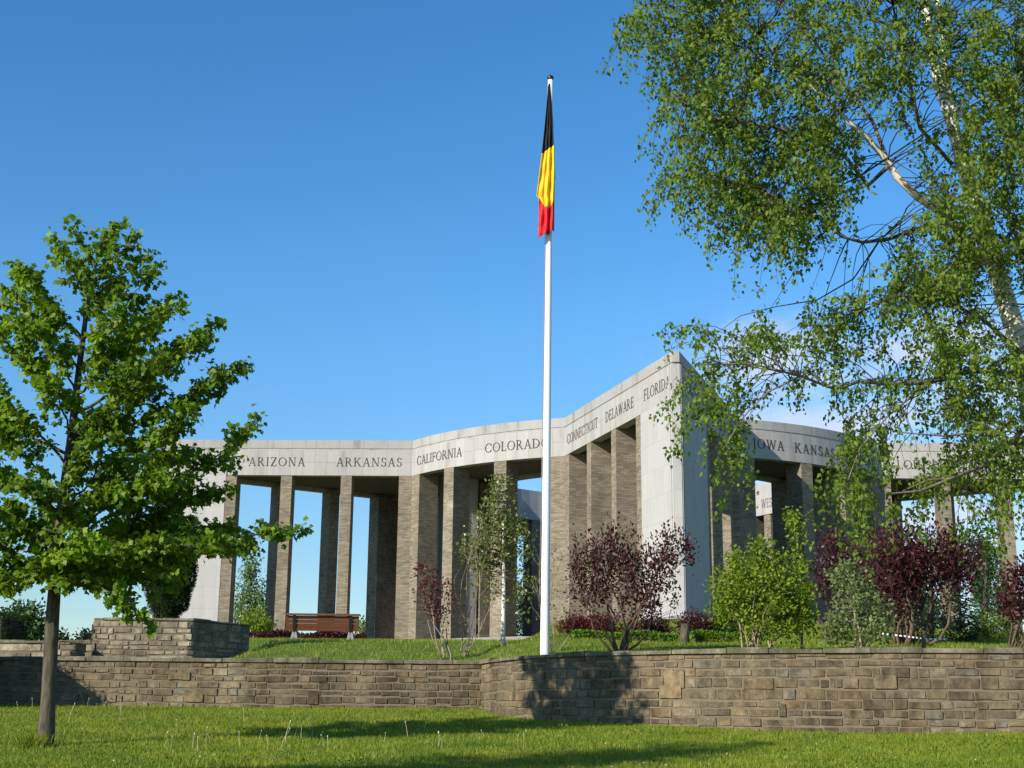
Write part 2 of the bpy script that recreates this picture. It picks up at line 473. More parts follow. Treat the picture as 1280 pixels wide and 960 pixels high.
# ------------------------------------------------------------------ memorial
def build_memorial():
    root = empty('memorial', (CX, CY, BZ), 'huge star-shaped colonnade of pale stone with state names along its frieze, above the lawn', 'memorial')
    up_ = Vector((0, 0, 1))
    # outline path: arm side (root -> tip), arm side (tip -> root), drum arc, ...
    segs = []
    for k in range(5):
        segs.append(('line', rootp(k, -1), tipp(k), k, 'A'))
        segs.append(('line', tipp(k), rootp(k, 1), k, 'B'))
        segs.append(('arc', TH+72*k+AL, TH+72*(k+1)-AL, k, 'D'))
    def seg_len(s): return (s[2]-s[1]).length if s[0] == 'line' else R(s[2]-s[1])*RV
    def pt(s, d, o, z):
        """point at arc length d along the segment, o outward, height z"""
        if s[0] == 'line':
            t = (s[2]-s[1]).normalized(); n = Vector((t.y, -t.x, 0))
            p = s[1]+t*d+n*o
        else:
            p = polar(RV+o, s[1]+math.degrees(d/RV))
        return Vector((p.x, p.y, z))
    TIPCUT = .16
    # ---- outline rings (mitred) as polylines for frieze / coping
    def outline(off):
        pts = []
        n = 10
        for k in range(5):
            axis = TH+72*k
            # offset roots: intersect offset line and offset circle
            for s in (-1, 1):
                tp, rp = tipp(k), rootp(k, s)
                d = (tp-rp).normalized(); nrm = Vector((d.y, -d.x, 0))*(1 if s == -1 else -1)
                base = rp+nrm*off-Vector((CX, CY, 0))
                b = base.dot(d); c = base.dot(base)-(RV+off)**2
                disc = max(b*b-c, 0)
                tt = -b+math.sqrt(disc)
                corner = rp+nrm*off+d*tt
                # tip: line end cut flat across the axis
                ax = Vector((math.cos(R(axis)), math.sin(R(axis)), 0)); perp = Vector((-ax.y, ax.x, 0))*s
                L0 = rp+nrm*off
                # reach perpendicular offset TIPCUT from axis
                rel = L0-Vector((CX, CY, 0))
                q0 = rel.dot(perp); dq = d.dot(perp)
                tcut = (TIPCUT+max(off, 0)*.3-q0)/dq
                tipc = L0+d*tcut
                if s == -1: A = (corner, tipc)
                else: B = (tipc, corner)
            a0 = math.degrees(math.atan2(B[1].y-CY, B[1].x-CX))
            pts += [A[0], A[1], B[0], B[1]]
            nxt = None
            arc0 = a0
            # next corner angle by symmetry
            c0 = math.degrees(math.atan2(A[0].y-CY, A[0].x-CX))+72
            while c0 < arc0: c0 += 360
            while c0-arc0 > 180: c0 -= 360
            for q in np.linspace(arc0, c0, n+2)[1:-1]: pts.append(polar(RV+off, q))
        return pts
    def ring_wall(mb, outer, inner, z0, z1):
        n = len(outer); u = 0
        for i in range(n):
            j = (i+1) % n
            L = (outer[j]-outer[i]).length
            a, b, c, d = outer[i], outer[j], inner[j], inner[i]
            A = lambda p, z: Vector((p.x, p.y, z))
            mb.face([A(a, z0), A(b, z0), A(b, z1), A(a, z1)], [(u, z0), (u+L, z0), (u+L, z1), (u, z1)])
            mb.face([A(c, z0), A(d, z0), A(d, z1), A(c, z1)], [(u+L, z0), (u, z0), (u, z1), (u+L, z1)])
            mb.face([A(a, z1), A(b, z1), A(c, z1), A(d, z1)])
            mb.face([A(d, z0), A(c, z0), A(b, z0), A(a, z0)])
            u += L
    ZC = H-.50; ZG = H-.62
    mb = MB(); ring_wall(mb, outline(0), outline(-.55), HB, ZG); fr = mb.build('frieze', M['frieze'], root)
    mb = MB(); ring_wall(mb, outline(-.07), outline(-.5), ZG, ZC)
    mb.build('groove_course', M['coping'], fr)
    mb = MB(); ring_wall(mb, outline(-.035), outline(-.62), ZC, H); mb.build('coping', M['coping'], root)
    # ---- roof slab / ceiling between outline and atrium ring
    oi = outline(-.5); n = len(oi)
    ri = []
    for p in oi:
        a = math.degrees(math.atan2(p.y-CY, p.x-CX)); ri.append(polar(RIN+.3, a))
    mb = MB(); mr = MB()
    for i in range(n):
        j = (i+1) % n
        A = lambda p, z: Vector((p.x, p.y, z))
        q = [A(oi[i], HB+.22), A(ri[i], HB+.22), A(ri[j], HB+.22), A(oi[j], HB+.22)]
        mb.face(q)
        mr.face([A(oi[i], H-.7), A(oi[j], H-.7), A(ri[j], H-.7), A(ri[i], H-.7)])
    mb.build('ceiling', M['ceiling'], root)
    mr.build('roof', M['coping'], root)
    # ---- atrium frieze
    ang = np.linspace(0, 360, 91)[:-1]
    mb = MB()
    ring_wall(mb, [polar(RIN+.5, a) for a in ang], [polar(RIN, a) for a in ang], HB, ZC)
    af = mb.build('atrium_frieze', M['frieze'], root)
    mb = MB()
    ring_wall(mb, [polar(RIN+.45, a) for a in ang], [polar(RIN+.06, a) for a in ang], ZC, H)
    mb.build('coping', M['coping'], af)
    # ---- pillars
    def pillar_box(s, d0, d1, depth=1.18, o=-.02, z0=BZ, z1=HB, mat='brick', name='pillar'):
        b = MB()
        f0 = [pt(s, d0, o, z0), pt(s, d1, o, z0)]
        if s[0] == 'arc':
            c = Vector((CX, CY, z0))
            k = [f0[1]+(c-f0[1]).normalized()*depth, f0[0]+(c-f0[0]).normalized()*depth]
        else:
            k = [pt(s, d1, o-depth, z0), pt(s, d0, o-depth, z0)]
        q = f0+k
        b.hexa(q, [Vector((p.x, p.y, z1)) for p in q])
        return b.build(name, M[mat], root)
    for s in segs:
        L = seg_len(s)
        if s[0] == 'line':
            k = [(3.62, 4.27), (7.22, 7.88), (10.55, 11.18)]
            if s[3] == 0 and s[4] == 'B':
                for a, b in ((2.75, 3.4), (5.75, 6.4), (8.72, 9.35)): pillar_box(s, L-b, L-a)
            for a, b in k:
                if s[4] == 'A': pillar_box(s, a, b)
                elif s[3] != 0: pillar_box(s, L-b, L-a)
        else:
            for d in ((13.4, 25.2) if s[3] == 0 else (11.0, 23.9)):
                pillar_box(s, R(d)*RV, R(d+2.75)*RV, 1.3)
    for k in range(5):
        # root piers: one face towards the arm side, one towards the drum
        for sg in (-1, 1):
            sa = segs[3*k] if sg == -1 else segs[3*k+1]
            sd_ = segs[(3*k-1) % 15] if sg == -1 else segs[3*k+2]
            La, Ld = seg_len(sa), seg_len(sd_)
            if sg == -1:
                P = [pt(sd_, Ld-.84, -.02, BZ), pt(sa, 0, -.02, BZ), pt(sa, .78, -.02, BZ), pt(sa, .78, -1.25, BZ), pt(sd_, Ld-.84, -1.35, BZ)]
            else:
                P = [pt(sa, La-.78, -.02, BZ), pt(sa, La, -.02, BZ), pt(sd_, .84, -.02, BZ), pt(sd_, .84, -1.35, BZ), pt(sa, La-.78, -1.25, BZ)]
            c = Vector((CX, CY, BZ))
            inw = (c-rootp(k, sg)); inw.z = 0; inw.normalize()
            q = P
            b = MB(); b.hexa(q, [Vector((p.x, p.y, HB)) for p in q])
            b.build('pillar', M['brick'], root)
            # gallery wall with the carved account running in to the atrium
            t = Vector((-inw.y, inw.x, 0))
            st = rootp(k, sg)+inw*2.1; en = polar(RIN+1.35, TH+72*k+sg*AL)
            mid = (st+en)/2; mid.z = BZ
            b = MB(); b.box(mid, (en-st)/2, t*.28, HB+.2-BZ)
            b.build('gallery_wall', M['panel'], root)
            # atrium pillar
            b = MB(); pc = polar(RIN+.62, TH+72*k+sg*AL); pc.z = BZ
            b.box(pc, inw*.55, t*.36, HB-BZ); b.build('pillar', M['brick'], root)
        for dd in (0, 36-11, 36+11):
            a = TH+72*k+dd
            rad = Vector((math.cos(R(a)), math.sin(R(a)), 0)); t = Vector((-rad.y, rad.x, 0))
            pc = polar(RIN+.62, a); pc.z = BZ
            b = MB(); b.box(pc, rad*.55, t*.36, HB-BZ); b.build('pillar', M['brick'], root)
        # solid tip: two slab faces meeting in a narrow moulded end
        sa, sb = segs[3*k], segs[3*k+1]
        La = seg_len(sa)
        ax = Vector((math.cos(R(TH+72*k)), math.sin(R(TH+72*k)), 0)); pr = Vector((-ax.y, ax.x, 0))
        o_ = outline(0)
        tA = min(o_, key=lambda p: (p-(tipp(k)-pr*TIPCUT)).length); tB = min(o_, key=lambda p: (p-(tipp(k)+pr*TIPCUT)).length)
        b = MB()
        a0 = pt(sa, 11.2, 0, BZ); a1 = Vector((tA.x, tA.y, BZ)); b1 = Vector((tB.x, tB.y, BZ)); b0 = pt(sb, La-(9.37 if k == 0 else 11.2), 0, BZ)
        a2 = pt(sa, 11.2, -.7, BZ); b2 = pt(sb, La-11.2, -.7, BZ)
        q = [a0, a1, b1, b0]
        zt = lambda p: Vector((p.x, p.y, HB))
        dA = (b1-b0).length
        b.face([a0, a1, zt(a1), zt(a0)], [(-dA, BZ), (0, BZ), (0, HB), (-dA, HB)])
        b.face([a1, b1, zt(b1), zt(a1)])
        b.face([b1, b0, zt(b0), zt(b1)], [(0, BZ), (dA, BZ), (dA, HB), (0, HB)])
        b.face([b0, a0, zt(a0), zt(b0)])
        tw = b.build('tip_wall', M['panel'], root)
        # two raised mouldings up the edge
        b = MB()
        for P0, dr in ((a1, (a1-a0).normalized()), (b1, (b1-b0).normalized())):
            nrm = Vector((dr.y, -dr.x, 0)) if P0 is a1 else Vector((-dr.y, dr.x, 0))
            for back in (.10, .36):
                c = P0-dr*back+nrm*.012
                b.box(c, dr*.05, nrm*.032, ZG-.02-BZ)
        b.build('edge_moulding', M['panel'], tw)
    # ---- plinth
    po = outline(.55)
    b = MB()
    top = [Vector((p.x, p.y, BZ)) for p in po]; bot = [Vector((p.x, p.y, BZ-.6)) for p in po]
    for i in range(len(po)):
        j = (i+1) % len(po)
        b.face([bot[i], bot[j], top[j], top[i]])
    ci = Vector((CX, CY, BZ))
    for i in range(len(po)):
        j = (i+1) % len(po)
        b.face([top[i], top[j], ci])
    b.build('plinth', M['plinth'], root)
    # ---- carved names
    for s, start, end, word in NAMES(segs):
        lettering(root, s, start, end, word, pt, HB+.55, .54)
    # the atrium names face inwards
    def pin(s, d, o, z): return polar(RIN-o, s-math.degrees(d/RIN)) + Vector((0, 0, z))
    for a, L, word in ((30.2, 1.6, 'WEST'), (18.5, 3.2, 'VIRGINIA'), (60, 4.2, 'WISCONSIN'), (85, 3.8, 'WYOMING')):
        lettering(af, a, 0, L, word, pin, HB+.45, .66)
    b = MB()
    for i in range(5):
        a = math.pi/2+i*2*math.pi/5
        def P(r, t_): return pin(33.2, .25+r*math.cos(t_), .012, HB+1.62+r*math.sin(t_))
        b.face([P(.24, a), P(.09, a+math.pi/5), P(0, 0), P(.09, a-math.pi/5)])
    b.build('star_emblem', M['bronze'], af)

# ---- a roman letter face built from strokes (unit height)
def glyph(ch):
    T, t_ = .12, .058
    q = []          # quads
    def st(x0, y0, x1, y1, wd):
        dx, dy = x1-x0, y1-y0; L = math.hypot(dx, dy); nx, ny = -dy/L*wd/2, dx/L*wd/2
        if abs(dy) > 2*abs(dx)*.3:   # keep ends level
            hw = wd/2*L/abs(dy)
            q.append([(x0-hw, y0), (x0+hw, y0), (x1+hw, y1), (x1-hw, y1)])
        else:
            q.append([(x0-nx, y0-ny), (x1-nx, y1-ny), (x1+nx, y1+ny), (x0+nx, y0+ny)])
    def sf(x, y, wd=.30):
        h = .05
        q.append([(x-wd/2, y), (x+wd/2, y), (x+wd/2, y+h), (x-wd/2, y+h)] if y < .5 else [(x-wd/2, y-h), (x+wd/2, y-h), (x+wd/2, y), (x-wd/2, y)])
    def vs(x0, y0, x1):  # vertical serif on arm ends
        q.append([(x0-.025, y0), (x0+.025, y0), (x0+.025, x1), (x0-.025, x1)])
    def arc(cx, cy, rx, ry, a0, a1, n=14, thick=T, thin=t_):
        pr = None
        for i in range(n+1):
            a = math.radians(a0+(a1-a0)*i/n)
            wd = thin+(thick-thin)*abs(math.cos(a))**1.5
            c, s_ = math.cos(a), math.sin(a)
            o_ = (cx+(rx)*c, cy+(ry)*s_); i_ = (cx+(rx-wd)*c, cy+(ry-min(wd, thin*1.15+abs(c)*.05))*s_)
            if pr: q.append([pr[0], o_, i_, pr[1]])
            pr = (o_, i_)
    def stem(x): st(x, 0, x, 1, T); sf(x, 0); sf(x, 1)
    if ch == 'A': st(.10, 0, .40, 1, t_); st(.70, 0, .40, 1, T); st(.22, .33, .60, .33, t_); sf(.10, 0, .24); sf(.70, 0, .28); W = .80
    elif ch == 'C': arc(.46, .5, .44, .5, 42, 318, 20); vs(.80, .68, .92); vs(.80, .08, .32); W = .86
    elif ch == 'G': arc(.46, .5, .44, .5, 42, 330, 20); vs(.80, .68, .92); st(.78, .05, .78, .42, T); sf(.78, .43, .28); W = .92
    elif ch == 'D': stem(.15); arc(.30, .5, .52, .5, -90, 90, 16); st(.15, .03, .32, .03, t_); st(.15, .97, .32, .97, t_); W = .86
    elif ch == 'O': arc(.46, .5, .46, .5, 0, 360, 26); W = .92
    elif ch == 'B': stem(.15); arc(.28, .26, .34, .26, -90, 90, 10); arc(.28, .76, .29, .24, -90, 90, 10); st(.15, .03, .3, .03, t_); st(.15, .97, .3, .97, t_); st(.15, .52, .3, .52, t_); W = .66
    elif ch == 'E': stem(.15); [st(.15, y, x, y, t_) for y, x in ((.03, .60), (.52, .48), (.97, .56))]; vs(.60, 0, .24); vs(.56, .78, 1); vs(.48, .42, .62); W = .66
    elif ch == 'F': stem(.15); [st(.15, y, x, y, t_) for y, x in ((.52, .46), (.97, .56))]; vs(.56, .78, 1); vs(.46, .42, .62); W = .60
    elif ch == 'H': stem(.15); stem(.72); st(.15, .52, .72, .52, t_); W = .87
    elif ch == 'I': stem(.15); W = .30
    elif ch == 'K': stem(.15); st(.24, .45, .66, 1, t_); st(.34, .56, .74, 0, T); sf(.64, 1, .24); sf(.74, 0, .26); W = .84
    elif ch == 'L': stem(.15); st(.15, .03, .58, .03, t_); vs(.58, 0, .26); W = .62
    elif ch == 'M': st(.12, 0, .16, 1, t_); st(.16, 1, .48, 0, T); st(.80, 1, .48, 0, t_); st(.84, 0, .80, 1, T); sf(.12, 0, .24); sf(.84, 0, .28); sf(.14, 1, .2); sf(.82, 1, .2); W = .98
    elif ch == 'N': st(.14, 0, .14, 1, t_); st(.14, 1, .72, 0, T); st(.74, 0, .74, 1, t_); sf(.14, 0, .26); sf(.12, 1, .2); sf(.74, 1, .26); W = .88
    elif ch == 'R': stem(.15); arc(.28, .74, .32, .26, -90, 90, 10); st(.15, .97, .3, .97, t_); st(.15, .49, .3, .49, t_); st(.36, .48, .72, 0, T); sf(.72, 0, .22); W = .80
    elif ch == 'S':
        arc(.30, .75, .25, .25, 30, 270, 12, .12); arc(.30, .27, .28, .27, -150, 90, 12, .12); vs(.52, .74, .94); vs(.05, .06, .28); W = .60
    elif ch == 'T': st(.38, 0, .38, 1, T); sf(.38, 0); st(.03, .97, .73, .97, t_); vs(.03, .76, 1); vs(.73, .76, 1); W = .76
    elif ch == 'U': st(.14, .3, .14, 1, T); st(.70, .3, .70, 1, t_); arc(.42, .34, .345, .34, 180, 360, 12); sf(.14, 1, .28); sf(.70, 1, .24); W = .84
    elif ch == 'V': st(.40, 0, .10, 1, T); st(.40, 0, .70, 1, t_); sf(.10, 1, .28); sf(.70, 1, .24); W = .80
    elif ch == 'W': st(.34, 0, .10, 1, T); st(.34, 0, .56, 1, t_); st(.80, 0, .56, 1, T); st(.80, 0, 1.04, 1, t_); sf(.10, 1, .26); sf(1.04, 1, .22); sf(.56, 1, .2); W = 1.14
    elif ch == 'Y': st(.40, 0, .40, .5, T); st(.40, .46, .10, 1, T); st(.40, .46, .70, 1, t_); sf(.40, 0); sf(.10, 1, .26); sf(.70, 1, .22); W = .80
    elif ch == 'Z': st(.06, .97, .64, .97, t_); st(.04, .03, .66, .03, t_); st(.11, .04, .60, .96, T); vs(.06, .78, 1); vs(.66, 0, .24); W = .70
    else: W = .4
    return q, W
def lettering(parent, s, start, end, word, pt, z, h):
    gl = [glyph(c) for c in word]
    tot = sum(g[1] for g in gl)
    # letter width fixed by the height, spacing by the run of the word
    k = h
    if len(word) > 1: gap = (end-start-tot*k)/(len(word)-1)
    else: gap = 0
    if gap < .05*h:
        k = (end-start)/(tot+.10*(len(word)-1)); gap = .10*k
    b = MB(); d = start; i = 0
    for qs, W in gl:
        for quad in qs:
            o = .010+.0012*(i % 7); i += 1
            fr_ = [pt(s, d+x*k, o, z+y*h) for x, y in quad]
            bk = [pt(s, d+x*k, -.01, z+y*h) for x, y in quad]
            b.face(fr_)
            for a in range(4):
                c = (a+1) % 4
                b.face([fr_[a], bk[a], bk[c], fr_[c]])
        d += W*k+gap
    o = b.build('lettering', M['bronze'], parent)
    o['label'] = 'carved name ' + word
def NAMES(segs):
    L = 15.63
    A = lambda k: segs[(3*k) % 15]; B = lambda k: segs[(3*k+1) % 15]; D = lambda k: segs[(3*k+2) % 15]
    arcL = R(38.58)*RV
    r = [
        (B(-1), 1.1, 5.0, 'ALABAMA'), (B(-1), 5.75, 9.15, 'ARIZONA'), (B(-1), 11.05, 15.0, 'ARKANSAS'),
        (D(-1), .55, 4.7, 'CALIFORNIA'), (D(-1), 6.4, 10.5, 'COLORADO'),
        (A(0), .55, 5.35, 'CONNECTICUT'), (A(0), 6.5, 10.35, 'DELAWARE'), (A(0), 11.65, 14.75, 'FLORIDA'),
        (B(0), .9, 4.4, 'GEORGIA'), (B(0), 5.5, 7.6, 'IDAHO'), (B(0), 8.4, 11.4, 'ILLINOIS'), (B(0), 12.2, 15.1, 'INDIANA'),
        (D(0), .80, 2.75, 'IOWA'), (D(0), 3.5, 6.6, 'KANSAS'), (D(0), 7.3, 11.0, 'KENTUCKY'),
        (A(1), 1.2, 5.0, 'LOUISIANA'), (A(1), 6.6, 8.8, 'MAINE'), (A(1), 10.2, 14.2, 'MARYLAND'),
    ]
    return r
build_memorial()

# ------------------------------------------------------------------ stone walls
def smooth_path(pts, step=.1):
    """dense polyline with tangents, by arc length"""
    P = np.array(pts, float)
    out_ = [P[0]]
    for a, b in zip(P[:-1], P[1:]):
        n = max(1, int(np.hypot(*(b-a))/step))
        for i in range(1, n+1): out_.append(a+(b-a)*i/n)
    Q = np.array(out_)
    return Q
class Path:
    def __init__(s, pts, blur=0):
        Q = smooth_path(pts)
        for _ in range(blur):
            Q[1:-1] = .25*Q[:-2]+.5*Q[1:-1]+.25*Q[2:]
        s.Q = Q; s.S = np.concatenate([[0], np.cumsum(np.hypot(*(Q[1:]-Q[:-1]).T))]); s.L = s.S[-1]
    def p(s, d, o=0, z=0):
        d = min(max(d, 0), s.L)
        x = np.interp(d, s.S, s.Q[:, 0]); y = np.interp(d, s.S, s.Q[:, 1])
        a = max(d-.06, 0); b = min(d+.06, s.L)
        tx = np.interp(b, s.S, s.Q[:, 0])-np.interp(a, s.S, s.Q[:, 0]); ty = np.interp(b, s.S, s.Q[:, 1])-np.interp(a, s.S, s.Q[:, 1])
        l = math.hypot(tx, ty)
        return Vector((x+ty/l*o, y-tx/l*o, z))     # +o is to the right of travel = towards the viewer
def stone_wall(parent, path, z0, z1, rh=(.12, .20), sl=(.24, .58), thick=.4, depth=(.0, .014), mat='stone', cop=(.055, .085), cop_len=(.55, 1.0), cop_over=.035, ends=True, darkbias=0, cop_mat='coping_slab', cap=True):
    b = MB(); r = random.Random(int(path.L*1000)+int(z1*100))
    z = z0
    g = .0065
    row = 0
    def bw(i, x, zz): return 0 if zz <= z0+.01 or zz >= z1-.01 else .010*math.sin(x*1.3+i*2.1)+.008*math.sin(x*3.7+i*4.3)
    while z < z1-.03:
        hz = r.uniform(*rh)
        if z+hz > z1-.06: hz = z1-z
        d = -r.uniform(0, .3)
        while d < path.L:
            L = r.uniform(*sl)
            if r.random() < .15: L *= .55
            a0, a1 = max(d, 0), min(d+L, path.L)
            d += L
            if a1-a0 < .05: continue
            f = r.uniform(*depth) if r.random() < .93 else 0
            tint = min(1, max(0, r.gauss(.5, .27)+darkbias))
            j = lambda: r.uniform(-.010, .010) if r.random() < .8 else r.uniform(-.022, .008)
            e = .010
            n = max(1, int((a1-a0)/.13))
            ds = [a0+g+(a1-a0-2*g)*i/n for i in range(n+1)]
            xm_ = (a0+a1)/2
            lo, hi_ = z+g+j()+bw(row, xm_, z), z+hz-g+j()+bw(row+1, xm_, z+hz)
            if r.random() < .045 and z+hz < z1-.22: hi_ += r.uniform(.06, .12); f = max(f, depth[1])+.008
            # front face strip
            di = [a0+g+e+(a1-a0-2*g-2*e)*i/n for i in range(n+1)]
            t0 = r.uniform(-.007, .007); t1 = r.uniform(-.007, .007)
            fo = [(path.p(x, f+t0*(1-2*i/n)+r.uniform(-.004, .004), lo+e+abs(j())*.8), path.p(x, f+t1*(1-2*i/n)+r.uniform(-.004, .004), hi_-e-abs(j())*.8)) for i, x in enumerate(di)]
            bk = [(path.p(x, -.03, lo), path.p(x, -.03, hi_)) for x in ds]
            for i in range(n):
                b.face([fo[i][0], fo[i+1][0], fo[i+1][1], fo[i][1]], tint=tint)
                b.face([bk[i][0], bk[i+1][0], fo[i+1][0], fo[i][0]], tint=tint)
                b.face([fo[i][1], fo[i+1][1], bk[i+1][1], bk[i][1]], tint=tint)
            b.face([bk[0][0], fo[0][0], fo[0][1], bk[0][1]], tint=tint)
            b.face([fo[n][0], bk[n][0], bk[n][1], fo[n][1]], tint=tint)
        z += hz; row += 1
    st = b.build('masonry', M[mat], parent)
    # mortar core
    b = MB(); n = max(1, int(path.L/.15))
    ds = [path.L*i/n for i in range(n+1)]
    fo = [path.p(x, -.009, 0) for x in ds]; bk = [path.p(x, -thick, 0) for x in ds]
    A = lambda p, zz: Vector((p.x, p.y, zz))
    for i in range(n):
        b.face([A(fo[i], z0), A(fo[i+1], z0), A(fo[i+1], z1), A(fo[i], z1)])
        b.face([A(bk[i+1], z0), A(bk[i], z0), A(bk[i], z1), A(bk[i+1], z1)])
        b.face([A(fo[i], z1), A(fo[i+1], z1), A(bk[i+1], z1), A(bk[i], z1)])
    for i in (0, n):
        q = [A(fo[i], z0), A(bk[i], z0), A(bk[i], z1), A(fo[i], z1)]
        b.face(q[::-1] if i else q)
    b.build('core', M['mortar'], parent)
    if cap:
        b = MB(); d = 0
        while d < path.L-.05:
            L = r.uniform(*cop_len); e_ = min(d+L, path.L)
            if path.L-e_ < .25: e_ = path.L
            th = r.uniform(*cop); tint = r.random(); ov = cop_over+r.uniform(-.015, .02)
            n = max(1, int((e_-d)/.2)); gp = .006
            ds = [d+gp+(e_-d-2*gp)*i/n for i in range(n+1)]
            dz = r.uniform(-.012, .016); dz2 = dz+r.uniform(-.016, .016)
            zb = z1+.004
            for i in range(n):
                za = zb+th+dz+(dz2-dz)*i/n; zc_ = zb+th+dz+(dz2-dz)*(i+1)/n
                p0, p1 = path.p(ds[i], ov, 0), path.p(ds[i+1], ov, 0)
                p0i, p1i = path.p(ds[i], ov-.015, 0), path.p(ds[i+1], ov-.015, 0)
                q0, q1 = path.p(ds[i], -thick-.02, 0), path.p(ds[i+1], -thick-.02, 0)
                b.face([A(p0, zb), A(p1, zb), A(p1, zc_-.015), A(p0, za-.015)], tint=tint)
                b.face([A(p0, za-.015), A(p1, zc_-.015), A(p1i, zc_), A(p0i, za)], tint=tint)
                b.face([A(p0i, za), A(p1i, zc_), A(q1, zc_), A(q0, za)], tint=tint)
                b.face([A(q0, za), A(q1, zc_), A(q1, zb), A(q0, zb)], tint=tint)
                b.face([A(p0, zb), A(q0, zb), A(q1, zb), A(p1, zb)], tint=tint)
                if i == 0: b.face([A(p0, zb), A(p0, za-.015), A(p0i, za), A(q0, za), A(q0, zb)], tint=tint)
                if i == n-1: b.face([A(p1, zb), A(q1, zb), A(q1, zc_), A(p1i, zc_), A(p1, zc_-.015)], tint=tint)
            d = e_
        b.build('coping', M[cop_mat], parent)

wl = empty('retaining_wall', (-6, 27, .2), 'straight low stone retaining wall across the lawn behind the young leafy tree', 'wall')
stone_wall(wl, Path([(-16, 27.0), (-.54, 27.0)]), -.5, 1.05, rh=(.085, .15), sl=(.18, .46), thick=.32)
wc = empty('retaining_wall', (3, 22, 0), 'curved stone retaining wall bulging towards the viewer below the white flagpole', 'wall')
cp = Path([(-.54, 26.97)]+[(x, y) for x, y in WALL if -.52 < x <= 20], blur=14)
stone_wall(wc, cp, -.7, 1.05, rh=(.11, .185), sl=(.16, .50), thick=.36, depth=(.0, .014), cop=(.045, .085), cop_over=.04)

def block(label, name, x0, x1, y0, y1, z0, z1, **kw):
    e = empty(name, ((x0+x1)/2, y0, z0), label, 'wall')
    p = Path([(x0, y0+.8), (x0, y0), (x1, y0), (x1+.92, y0+1.5)])
    # closed top slab behind the faces
    kw.setdefault('thick', .30)
    stone_wall(e, p, z0, z1, **kw)
    return e
pA = at(117, 775, 28.6); pB = at(240, 773, 28.6)
zt = pB.z
blk = block('tall squared planter of thin stone courses holding the dark clipped yew', 'stone_planter', pA.x, pB.x, 28.6, 33.5, .5, zt-.05, rh=(.075, .13), sl=(.14, .42), mat='slate', cop=(.03, .045), cop_over=.03, cop_len=(.3, .7))
b = MB(); b.box(((pA.x+pB.x)/2-.05, 29.45, zt-.5), ((pB.x-pA.x)/2-.15, 0, 0), (.2, .6, 0), .38); b.build('soil', plain('dark_soil', (.05, .038, .025), .95), blk)
# stub wall and low wall at far left, nearer than the block's front
pS = at(97, 804, 27.9); pS0 = at(73, 804, 27.9)
s_ = empty('stub_wall', (pS.x, 27.9, .9), 'short squared stone wall end beside the tall stone planter', 'wall')
stone_wall(s_, Path([(pS0.x, 28.3), (pS0.x, 27.75), (pS.x, 27.75), (pS.x, 28.45)]), .5, pS.z-.03, rh=(.08, .13), sl=(.15, .35), thick=.25, mat='slate', cop=(.03, .05), cop_over=.015)
pL = at(0, 800, 29.2)
s_ = empty('low_wall', (-9, 29.2, 1), 'long low wall of layered stone slabs at the far left behind the retaining wall', 'wall')
stone_wall(s_, Path([(-15, 29.2), (pA.x+.06, 29.2)]), .5, pL.z-.06, rh=(.125, .15), sl=(.6, 1.3), thick=.4, mat='slate', depth=(0, .05), cop=(.05, .07), cop_len=(.6, 1.2))

# ------------------------------------------------------------------ vegetation helpers
LEAF = {
    'maple': ([(0, 0), (.10, .36), (.30, .30), (.40, .56), (.60, .46), (.70, .20), (1.05, .05), (.70, -.20), (.60, -.46), (.40, -.56), (.30, -.30), (.10, -.36)]),
    'oval': ([(0, 0), (.30, .30), (.68, .24), (1, 0), (.68, -.24), (.30, -.30)]),
    'birch': ([(0, 0), (.22, .34), (.55, .25), (1.05, 0), (.55, -.25), (.22, -.34)]),
    'slim': ([(0, 0), (.4, .16), (1, 0), (.4, -.16)]),
}
def leaves(name, C, D, size, shape, mat, parent, tint=None, flat=.5, fold=.35):
    """one mesh of leaf blades: base points C, pointing directions D"""
    C = np.asarray(C, float); D = np.asarray(D, float); N = len(C)
    T = np.array(LEAF[shape]); k = len(T)
    D = D/np.linalg.norm(D, axis=1, keepdims=True)
    nrm = rng.normal(size=(N, 3)); nrm[:, 2] += flat*3
    nrm -= D*(nrm*D).sum(1, keepdims=True); nrm /= np.linalg.norm(nrm, axis=1, keepdims=True)+1e-9
    B = np.cross(nrm, D)
    size = np.broadcast_to(np.asarray(size, float), (N,))*rng.uniform(.7, 1.25, N)
    fo = rng.uniform(.2, 1, N)*fold
    V = (C[:, None]+size[:, None, None]*(T[None, :, 0:1]*D[:, None]+T[None, :, 1:2]*B[:, None]
         - (fo[:, None, None]*np.abs(T[None, :, 1:2])+.18*T[None, :, 0:1]**2)*nrm[:, None]))
    o0 = np.array(ORI.get(parent, Vector((0, 0, 0))))
    V = (V-o0).reshape(-1, 3).astype(np.float32)
    me = bpy.data.meshes.new(name)
    me.vertices.add(N*k); me.vertices.foreach_set('co', V.ravel())
    me.loops.add(N*k); me.loops.foreach_set('vertex_index', np.arange(N*k, dtype=np.int32))
    me.polygons.add(N); me.polygons.foreach_set('loop_start', np.arange(0, N*k, k, dtype=np.int32)); me.polygons.foreach_set('loop_total', np.full(N, k, dtype=np.int32))
    a = me.attributes.new('tint', 'FLOAT', 'FACE')
    if tint is None: tint = rng.beta(2, 2, N)
    a.data.foreach_set('value', np.clip(np.asarray(tint), 0, 1).astype(np.float32))
    me.materials.append(mat); me.update(); me.validate()
    o = bpy.data.objects.new(name, me); COL.objects.link(o)
    if parent is not None: o.parent = parent
    return o
def rdir(n): 
    d = rng.normal(size=(n, 3)); return d/np.linalg.norm(d, axis=1, keepdims=True)
